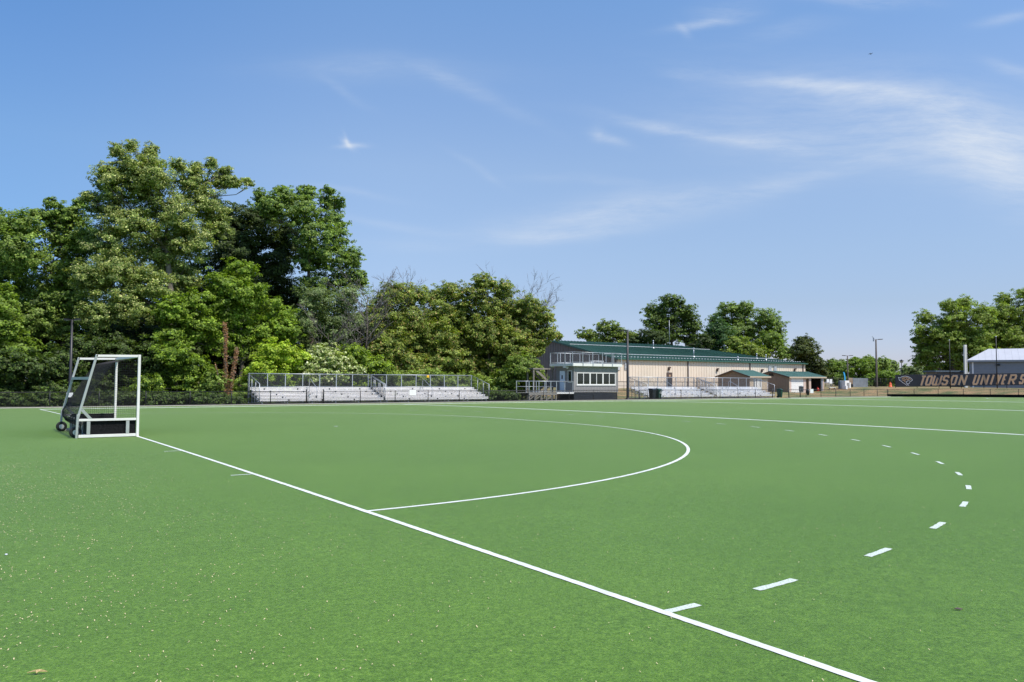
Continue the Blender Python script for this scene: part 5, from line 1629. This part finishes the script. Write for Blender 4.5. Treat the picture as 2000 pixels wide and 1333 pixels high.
me = leaf_mesh(Ps - np.array(ORG[sg.name]), unit(n), .13 * (.6 + .8 * rng.random(n)), pc[rng.choice(4, size=n, p=[.4, .25, .2, .15])] * (.7 + .6 * rng.random((n, 1))), .4)
link_mesh('dead_leaves', me, sg)

# trees beyond the buildings
BG = 'trees beyond the metal building'
T('broadleaf_tree', 'low broad tree left behind the green roof ridge', 'tree', [(1185, 640, 30, 14), (1150, 652, 24, 12), (1215, 652, 26, 14), (1180, 662, 44, 18), (1235, 662, 20, 14)], D=150, leaf=.42, pal=MID[:1] + AIL[:2] + DARK[:1], trunk=1185, r0=.3, group=BG, dens=.9)
T('broadleaf_tree', 'tall round dark green tree behind the middle of the green roof', 'tree', [(1310, 590, 28, 14), (1282, 606, 24, 16), (1338, 608, 24, 18), (1310, 618, 34, 20), (1275, 630, 20, 16), (1350, 635, 22, 20), (1315, 650, 36, 22), (1285, 655, 26, 18), (1352, 665, 18, 14)], D=155, leaf=.42, pal=MID[:1] + DARK[:2] + MID[2:], trunk=1318, r0=.4, group=BG, dens=.95, clump=.9)
T('broadleaf_tree', 'small dark tree left below the tall round tree', 'tree', [(1268, 656, 22, 14), (1290, 662, 22, 14), (1255, 668, 20, 12), (1236, 668, 20, 10), (1375, 668, 20, 16), (1358, 682, 22, 12)], D=145, leaf=.4, pal=DARK, trunk=1275, r0=.2, group=BG)
T('broadleaf_tree', 'wide two crowned tree behind the far part of the roof', 'tree', [(1425, 603, 28, 13), (1455, 602, 24, 12), (1410, 622, 22, 18), (1450, 625, 32, 20), (1490, 622, 28, 18), (1512, 640, 20, 16), (1475, 648, 34, 20), (1430, 650, 30, 22), (1515, 662, 20, 16), (1480, 675, 40, 18)], D=160, leaf=.42, pal=DULL[:1] + MID, trunk=1460, r0=.4, group=BG, dens=.95, clump=.9)
T('broadleaf_tree', 'blue green rounded tree in front of the two crowned tree', 'tree', [(1400, 642, 24, 16), (1388, 660, 20, 16), (1415, 664, 26, 18), (1395, 680, 24, 14)], D=148, leaf=.4, pal=[((.035, .075, .028), 4), ((.055, .10, .035), 3)], trunk=1400, r0=.25, group=BG)
T('broadleaf_tree', 'yellow green low tree along the roof edge by the round vent', 'tree', [(1435, 670, 24, 14), (1455, 682, 30, 14), (1425, 688, 26, 10), (1480, 690, 26, 12)], D=145, leaf=.38, pal=BRIGHT[2:] + AIL[:2], trunk=1445, r0=.2, group=BG)
T('broadleaf_tree', 'light green tree near the far hip of the roof', 'tree', [(1505, 660, 20, 16), (1520, 675, 22, 16), (1495, 685, 26, 14), (1535, 690, 22, 14)], D=152, leaf=.4, pal=BRIGHT[2:] + MID[:2], trunk=1515, r0=.22, group=BG)
T('broadleaf_tree', 'dark olive dense tree right of the metal building end', 'tree', [(1572, 668, 22, 12), (1560, 685, 20, 16), (1585, 690, 22, 18), (1568, 708, 24, 18), (1595, 715, 18, 18), (1605, 732, 14, 14), (1575, 732, 26, 16)], D=142, leaf=.36, pal=[((.05, .068, .018), 5), ((.07, .085, .025), 3), ((.03, .045, .014), 3)], trunk=1582, r0=.25, group=BG, dens=1.1)
FGp = 'low trees along the far fence line'
T('broadleaf_tree', 'low bright tree left of the T shaped lamp pole', 'tree', [(1622, 715, 16, 10), (1640, 722, 18, 14), (1618, 732, 18, 14), (1640, 742, 24, 14)], D=175, leaf=.42, pal=BRIGHT[2:] + MID[:1], trunk=1632, r0=.2, group=FGp)
T('broadleaf_tree', 'bright green tree between the two lamp poles', 'tree', [(1672, 708, 20, 10), (1690, 716, 22, 14), (1668, 728, 26, 16), (1698, 735, 26, 14), (1680, 748, 30, 12)], D=165, leaf=.42, pal=BRIGHT[:1] + BRIGHT[2:] + MID[:1], trunk=1682, r0=.22, group=FGp)
T('broadleaf_tree', 'darker treetop just behind the brown lamp pole', 'tree', [(1702, 703, 20, 8), (1718, 708, 18, 10), (1700, 718, 24, 14), (1724, 722, 18, 14)], D=210, leaf=.55, pal=MID + DULL[:1], trunk=1710, r0=.3, group=FGp)
T('broadleaf_tree', 'yellow green bush mass under the brown lamp pole', 'bush', [(1725, 735, 18, 12), (1742, 742, 18, 12), (1708, 744, 20, 12), (1728, 750, 30, 10)], D=150, leaf=.38, pal=LIME[2:] + BRIGHT[2:] + MID[:1], trunk=1725, r0=.15, group=FGp)
T('broadleaf_tree', 'hazy treetop left of the ornamental lamp', 'tree', [(1735, 708, 14, 9), (1748, 715, 14, 10), (1738, 724, 18, 12)], D=235, leaf=.6, pal=MID + DULL[:1], trunk=1740, r0=.3, group=FGp)
T('broadleaf_tree', 'distant low tree right of the ornamental lamp', 'tree', [(1772, 722, 14, 9), (1788, 722, 14, 10), (1765, 732, 18, 10), (1795, 732, 20, 12), (1810, 724, 12, 10)], D=240, leaf=.6, pal=DULL, trunk=1780, r0=.3, group=FGp)
T('broadleaf_tree', 'distant low dull treetop above the notice boards', 'tree', [(1628, 708, 10, 7), (1645, 712, 14, 9), (1612, 722, 14, 8)], D=230, leaf=.6, pal=DULL, trunk=1632, r0=.25, group=FGp)
T('broadleaf_tree', 'low shaded green bush under the large spreading tree behind the banner', 'bush', [(1830, 718, 20, 12), (1855, 715, 22, 12), (1880, 716, 20, 12), (1840, 728, 30, 10)], D=172, leaf=.45, pal=MID[:2] + DARK[:1], trunk=1850, r0=.2, group='low trees along the far fence line')
RG = 'large trees at the right edge'
T('broadleaf_tree', 'large spreading tree above the left end of the banner', 'tree',
  [(1845, 598, 28, 12), (1890, 592, 32, 14), (1815, 620, 24, 14), (1860, 622, 40, 20), (1905, 618, 34, 22), (1800, 648, 18, 14), (1835, 650, 34, 20), (1885, 655, 44, 24), (1795, 665, 14, 8), (1815, 685, 28, 18), (1860, 690, 40, 20), (1800, 705, 16, 12), (1835, 715, 34, 16), (1880, 705, 30, 20), (1850, 665, 36, 26), (1825, 670, 26, 22), (1905, 660, 30, 26), (1900, 690, 30, 26), (1860, 640, 40, 22)], D=160, leaf=.40, pal=MID[:2] + AIL[:2] + BRIGHT[:1], trunk=1862, r0=.5, group=RG, dens=.9, clump=.9, hollow=.35)
T('broadleaf_tree', 'large green tree cut by the right edge behind the white roof', 'tree',
  [(1965, 585, 26, 12), (1995, 577, 30, 14), (1945, 610, 30, 16), (1985, 612, 40, 22), (2030, 600, 36, 24), (1935, 640, 30, 20), (1975, 648, 40, 22), (2025, 645, 40, 28), (1945, 670, 34, 18), (1995, 680, 46, 20), (1920, 690, 26, 20), (2050, 690, 40, 30), (1960, 630, 40, 26), (1930, 660, 34, 26), (1970, 665, 40, 28), (1925, 615, 24, 16)], D=168, leaf=.40, pal=MID[:2] + AIL[:2] + BRIGHT[:1], trunk=1985, r0=.5, group=RG, dens=.9, clump=.9, hollow=.35)

# ------------------------------------------------------------------ bird, litter
q = PD(1700.5, 106, 75)
bd_ = thing('bird', 'small dark bird flying in the clear sky at upper right', 'bird', q)
bm_ = MB(); rx, fw_, up_ = ax, ay, Vector((0, 0, 1))
secs = [(-.17, .004, 0), (-.10, .022, 0), (-.03, .036, 0), (.05, .034, .005), (.10, .020, .012), (.125, .024, .018), (.155, .012, .015), (.18, .002, .012)]
bdir = (rx * .6 + fw_ * .8).normalized(); sd = bdir.cross(up_)
vs = []
for s_, r_, z_ in secs:
    for k in range(8):
        t = 2 * math.pi * k / 8; vs.append(q + bdir * s_ + sd * (r_ * math.cos(t)) + up_ * (r_ * math.sin(t) + z_))
bm_.add(vs, [(i * 8 + k, i * 8 + (k + 1) % 8, (i + 1) * 8 + (k + 1) % 8, (i + 1) * 8 + k) for i in range(len(secs) - 1) for k in range(8)], True)
for s_ in (-1, 1):
    w = rx * s_
    bm_.poly([q + bdir * .07 + w * .02, q + bdir * .09 + w * .12 + up_ * (.05 + .03 * s_), q + bdir * .01 + w * .24 + up_ * (.05 + .07 * s_), q - bdir * .03 + w * .12 + up_ * (.04 + .03 * s_), q - bdir * .05 + w * .02], up_ * .008)
bm_.poly([q - bdir * .15 + sd * .01, q - bdir * .25 + sd * .05, q - bdir * .25 - sd * .05, q - bdir * .15 - sd * .01], up_ * .006)
bm_.build('body', M['bird'], bd_)


def turf_pt(px, py):
    d = pdir(px, py); t = -CZ / d.z; p = CAM + d * t
    for _ in range(6):
        t = (gz(p.x, p.y) - CZ) / d.z; p = CAM + d * t
    return p


f = MB()
for _ in range(20000):
    # denser on the run-off side of the backline, near the camera
    x = rng.normal(-5.6, 2.0); y = rng.uniform(-23.8, -8)
    if math.sin(x * 2.3 + 1.7 * math.sin(y * 1.1)) * math.sin(y * 1.9 + x) < rng.uniform(-1.1, .7): continue
    if rng.random() < .15: x = rng.uniform(-9, 14); y = rng.uniform(-23.8, -6)
    a = rng.uniform(0, math.pi); L = rng.uniform(.002, .008) * (2.2 if rng.random() < .05 else 1); w = rng.uniform(.0015, .0035); z_ = gz(x, y) + .006
    c_, s_ = math.cos(a), math.sin(a); h = rng.uniform(.002, .006)
    vs = [(x - c_ * L - s_ * w, y - s_ * L + c_ * w, z_), (x - c_ * L + s_ * w, y - s_ * L - c_ * w, z_), (x + c_ * L + s_ * w, y + s_ * L - c_ * w, z_ + h), (x + c_ * L - s_ * w, y + s_ * L + c_ * w, z_ + h * 1.3)]
    f.add(vs, [(0, 1, 2, 3)])
o = f.build('straw_litter', M['straw']); setp(o, 'pale bits of straw and mulch scattered over the artificial turf', 'litter', kind='stuff')
p = turf_pt(73, 1318)
lf = MB(); e1 = ax * .052; e2 = ay * .02
pts = [p - e1 * 1.0 + e2 * -.5, p - e1 * .4 - e2 * .4, p - e1 * .1 - e2 * .35, p + e1 * .05 - e2 * .9, p + e1 * .2 - e2 * .3, p + e1 * .55 + e2 * .1, p + e1 * .95 + e2 * .5, p + e1 * .55 + e2 * .7, p + e1 * .1 + e2 * .35, p - e1 * .2 + e2 * .9, p - e1 * .5 + e2 * .4]
lf.poly([q_ + Vector((0, 0, .012 + .006 * (i % 3))) for i, q_ in enumerate(pts)], (0, 0, .003))
o = lf.build('dry_leaf', M['leafdry'], org=p); setp(o, 'tan torn dry leaf on the turf at the bottom left corner', 'leaf')
p = turf_pt(12, 1085)
lf = MB(); lf.lathe([(.001, 0), (.011, .002), (.013, .008), (.009, .014), (.001, .015)], p, 10)
o = lf.build('bottle_cap', M['pale'], org=p); setp(o, 'small pale cap lying on the turf at the left edge', 'cap')
p = turf_pt(1873, 1193)
lf = MB(); lf.poly([p + ax * .03 + Vector((0, 0, .01)), p + ay * .02 + Vector((0, 0, .014)), p - ax * .035 + Vector((0, 0, .012)), p - ay * .015 + Vector((0, 0, .01))], (0, 0, .004))
o = lf.build('dark_leaf', M['brown'], org=p); setp(o, 'small dark leaf on the turf right of the last broken line dash', 'leaf')

# ------------------------------------------------------------------ SKY, SUN, CAMERA
SUN_EL, SUN_ROT = R(58), R(160)
w = bpy.data.worlds.new('World'); SC.world = w; w.use_nodes = True
n = w.node_tree.nodes; l = w.node_tree.links
bgn = n['Background']
sky = n.new('ShaderNodeTexSky'); sky.sky_type = 'NISHITA'; sky.sun_disc = False
sky.sun_elevation = SUN_EL; sky.sun_rotation = SUN_ROT; sky.altitude = 100; sky.air_density = 1.0; sky.dust_density = .35; sky.ozone_density = 3.0
tc = n.new('ShaderNodeTexCoord')
VF, VR, VU = FW.copy(), RT.copy(), UP.copy()      # fixed compass directions in the sky


def VM(op, a, b):
    q = n.new('ShaderNodeVectorMath'); q.operation = op
    for i, v in enumerate((a, b)):
        if isinstance(v, (tuple, Vector)): q.inputs[i].default_value = tuple(v)
        else: l.new(v, q.inputs[i])
    return q


def MM(op, a, b=None, c_=None, clamp=False):
    q = n.new('ShaderNodeMath'); q.operation = op; q.use_clamp = clamp
    for i, v in enumerate((a, b, c_)):
        if v is None: continue
        if isinstance(v, (int, float)): q.inputs[i].default_value = v
        else: l.new(v, q.inputs[i])
    return q.outputs[0]


dirv = tc.outputs['Generated']
df = VM('DOT_PRODUCT', dirv, VF).outputs['Value']
dfm = MM('MAXIMUM', df, .08)
aa = MM('DIVIDE', VM('DOT_PRODUCT', dirv, VR).outputs['Value'], dfm)
bb_ = MM('DIVIDE', VM('DOT_PRODUCT', dirv, VU).outputs['Value'], dfm)
cmb = n.new('ShaderNodeCombineXYZ'); l.new(aa, cmb.inputs[0]); l.new(bb_, cmb.inputs[1]); cmb.inputs[2].default_value = 1
wn = n.new('ShaderNodeTexNoise'); wn.inputs['Scale'].default_value = 3.2; wn.inputs['Detail'].default_value = 4
l.new(cmb.outputs[0], wn.inputs['Vector'])
wv = VM('SUBTRACT', wn.outputs['Color'], (.5, .5, .5)); ws = n.new('ShaderNodeVectorMath'); ws.operation = 'MULTIPLY'; ws.inputs[1].default_value = (.10, .055, 0); l.new(wv.outputs[0], ws.inputs[0])
pv = VM('ADD', cmb.outputs[0], ws.outputs[0]).outputs[0]
STK = [  # px, py, half length, half width, slope deg (down to the right), strength
    (1800, 255, 330, 85, 10, .46), (1960, 310, 170, 75, 25, .50), (1600, 170, 220, 11, 8, .30), (1700, 195, 170, 22, 10, .28), (1360, 152, 50, 12, 5, .22),
    (1410, 263, 200, 11, 9, .36), (1280, 240, 90, 8, 12, .20), (1560, 280, 200, 40, 8, .22), (1215, 410, 230, 32, -8, .54), (1110, 455, 120, 13, -3, .42), (1520, 365, 140, 20, -14, .28),
    (702, 288, 28, 5, -6, .62), (692, 284, 16, 6, 38, .62), (690, 278, 18, 4, 62, .45), (1375, 50, 60, 8, -10, .50), (1420, 25, 60, 20, -5, .28), (1335, 62, 18, 8, 45, .3), (1680, 4, 110, 14, 3, .38), (1520, 65, 90, 16, -10, .16),
    (740, 140, 210, 26, 2, .16), (900, 160, 60, 14, 20, .17), (980, 205, 110, 13, 26, .12), (690, 185, 60, 9, 28, .12), (1200, 268, 38, 10, 15, .36), (1170, 258, 14, 16, 60, .3), (940, 320, 60, 7, 32, .14),
    (1975, 38, 60, 10, -12, .30), (1990, 140, 60, 12, 14, .34), (780, 440, 120, 9, 7, .18), (820, 475, 120, 12, 2, .14), (1150, 345, 120, 9, 3, .16), (700, 380, 90, 7, 6, .13), (1900, 350, 120, 45, 20, .22)]
tot_ = None
for px, py, hl, hw, an, stg in STK:
    a0 = (px - 1000) / FPX; b0 = -(py - 666.5) / FPX; th = R(-an); c_, s_ = math.cos(th), math.sin(th)
    L_, W_ = hl / FPX, hw / FPX
    x_ = VM('DOT_PRODUCT', pv, (c_ / L_, s_ / L_, -(a0 * c_ + b0 * s_) / L_)).outputs['Value']
    y_ = VM('DOT_PRODUCT', pv, (-s_ / W_, c_ / W_, -(-a0 * s_ + b0 * c_) / W_)).outputs['Value']
    e = MM('EXPONENT', MM('MULTIPLY', MM('ADD', MM('MULTIPLY', x_, x_), MM('MULTIPLY', y_, y_)), -1.0))
    tot_ = MM('MULTIPLY', e, stg) if tot_ is None else MM('MULTIPLY_ADD', e, stg, tot_)
mp = n.new('ShaderNodeMapping'); mp.inputs['Rotation'].default_value = (0, 0, R(9)); mp.inputs['Scale'].default_value = (3.0, 17, 1); l.new(pv, mp.inputs[0])
fn = n.new('ShaderNodeTexNoise'); fn.inputs['Scale'].default_value = 2.3; fn.inputs['Detail'].default_value = 10; fn.inputs['Roughness'].default_value = .70; l.new(mp.outputs[0], fn.inputs['Vector'])
fr = MM('MULTIPLY_ADD', fn.outputs['Fac'], 3.0, -.72, clamp=False)
fr = MM('MINIMUM', MM('MAXIMUM', fr, .08), 1.5)
veil = MM('MULTIPLY', MM('MULTIPLY', MM('MULTIPLY', tot_, .82), fr), MM('GREATER_THAN', df, .1))
veil = MM('MINIMUM', veil, .92)
mixc = n.new('ShaderNodeMix'); mixc.data_type = 'RGBA'
l.new(veil, mixc.inputs[0])
# the air over this valley: hazier at the horizon, deeper blue away from the sun
sz = n.new('ShaderNodeSeparateXYZ'); l.new(dirv, sz.inputs[0])
zr_ = n.new('ShaderNodeValToRGB'); zr_.color_ramp.interpolation = 'LINEAR'
STOPS = [(0, (.52, .53, .80)), (.064, (.58, .565, .72)), (.093, (.62, .59, .68)), (.156, (.765, .717, .75)), (.26, (.97, .90, .88)), (.334, (.95, .95, .97)), (.433, (.88, 1.0, 1.07)), (1, (.88, 1.0, 1.07))]
e_ = zr_.color_ramp.elements
e_[0].position, e_[0].color = 0, (*STOPS[0][1], 1); e_[1].position, e_[1].color = 1, (*STOPS[-1][1], 1)
for p_, c_ in STOPS[1:-1]: q_ = e_.new(p_); q_.color = (*c_, 1)
l.new(sz.outputs[2], zr_.inputs[0])
ar_ = n.new('ShaderNodeMapRange'); ar_.inputs[1].default_value = -.58; ar_.inputs[2].default_value = -.10
ar_.interpolation_type = 'SMOOTHSTEP'; l.new(VM('DOT_PRODUCT', dirv, VR).outputs['Value'], ar_.inputs[0])
am = n.new('ShaderNodeMix'); am.data_type = 'RGBA'; am.inputs[6].default_value = (.62, .80, .93, 1); am.inputs[7].default_value = (1, 1, 1, 1); l.new(ar_.outputs[0], am.inputs[0])
g1 = n.new('ShaderNodeMix'); g1.data_type = 'RGBA'; g1.blend_type = 'MULTIPLY'; g1.inputs[0].default_value = 1
l.new(zr_.outputs[0], g1.inputs[6]); l.new(am.outputs[2], g1.inputs[7])
gm = n.new('ShaderNodeMix'); gm.data_type = 'RGBA'; gm.blend_type = 'MULTIPLY'; gm.inputs[0].default_value = 1
l.new(g1.outputs[2], gm.inputs[7]); l.new(sky.outputs[0], gm.inputs[6]); l.new(gm.outputs[2], mixc.inputs[6]); mixc.inputs[7].default_value = (3.75, 4.15, 4.75, 1)
l.new(mixc.outputs[2], bgn.inputs[0]); bgn.inputs[1].default_value = .10

sd_ = Vector((math.cos(SUN_EL) * math.sin(SUN_ROT), math.cos(SUN_EL) * math.cos(SUN_ROT), math.sin(SUN_EL)))
sl_ = bpy.data.lights.new('sun', 'SUN'); sl_.energy = 2.7; sl_.angle = R(.53); sl_.color = (1, .955, .88)
so = bpy.data.objects.new('sun', sl_); COL.objects.link(so); so.rotation_euler = sd_.to_track_quat('Z', 'Y').to_euler(); so.location = (0, 0, 60)

cam = bpy.data.cameras.new('camera'); cam.sensor_width = 36; cam.lens = 36 * FPX / 2000; cam.clip_end = 6000; cam.clip_start = .05
co = bpy.data.objects.new('camera', cam); COL.objects.link(co)
mw = Matrix((RT, UP, -FW)).transposed().to_4x4(); mw.translation = CAM
co.matrix_world = mw
SC.camera = co
SC.view_settings.view_transform = 'Standard'; SC.view_settings.look = 'None'; SC.view_settings.exposure = .9; SC.view_settings.gamma = 1
SC.cycles.max_bounces = 8; SC.cycles.transparent_max_bounces = 24; SC.cycles.diffuse_bounces = 3; SC.cycles.glossy_bounces = 3
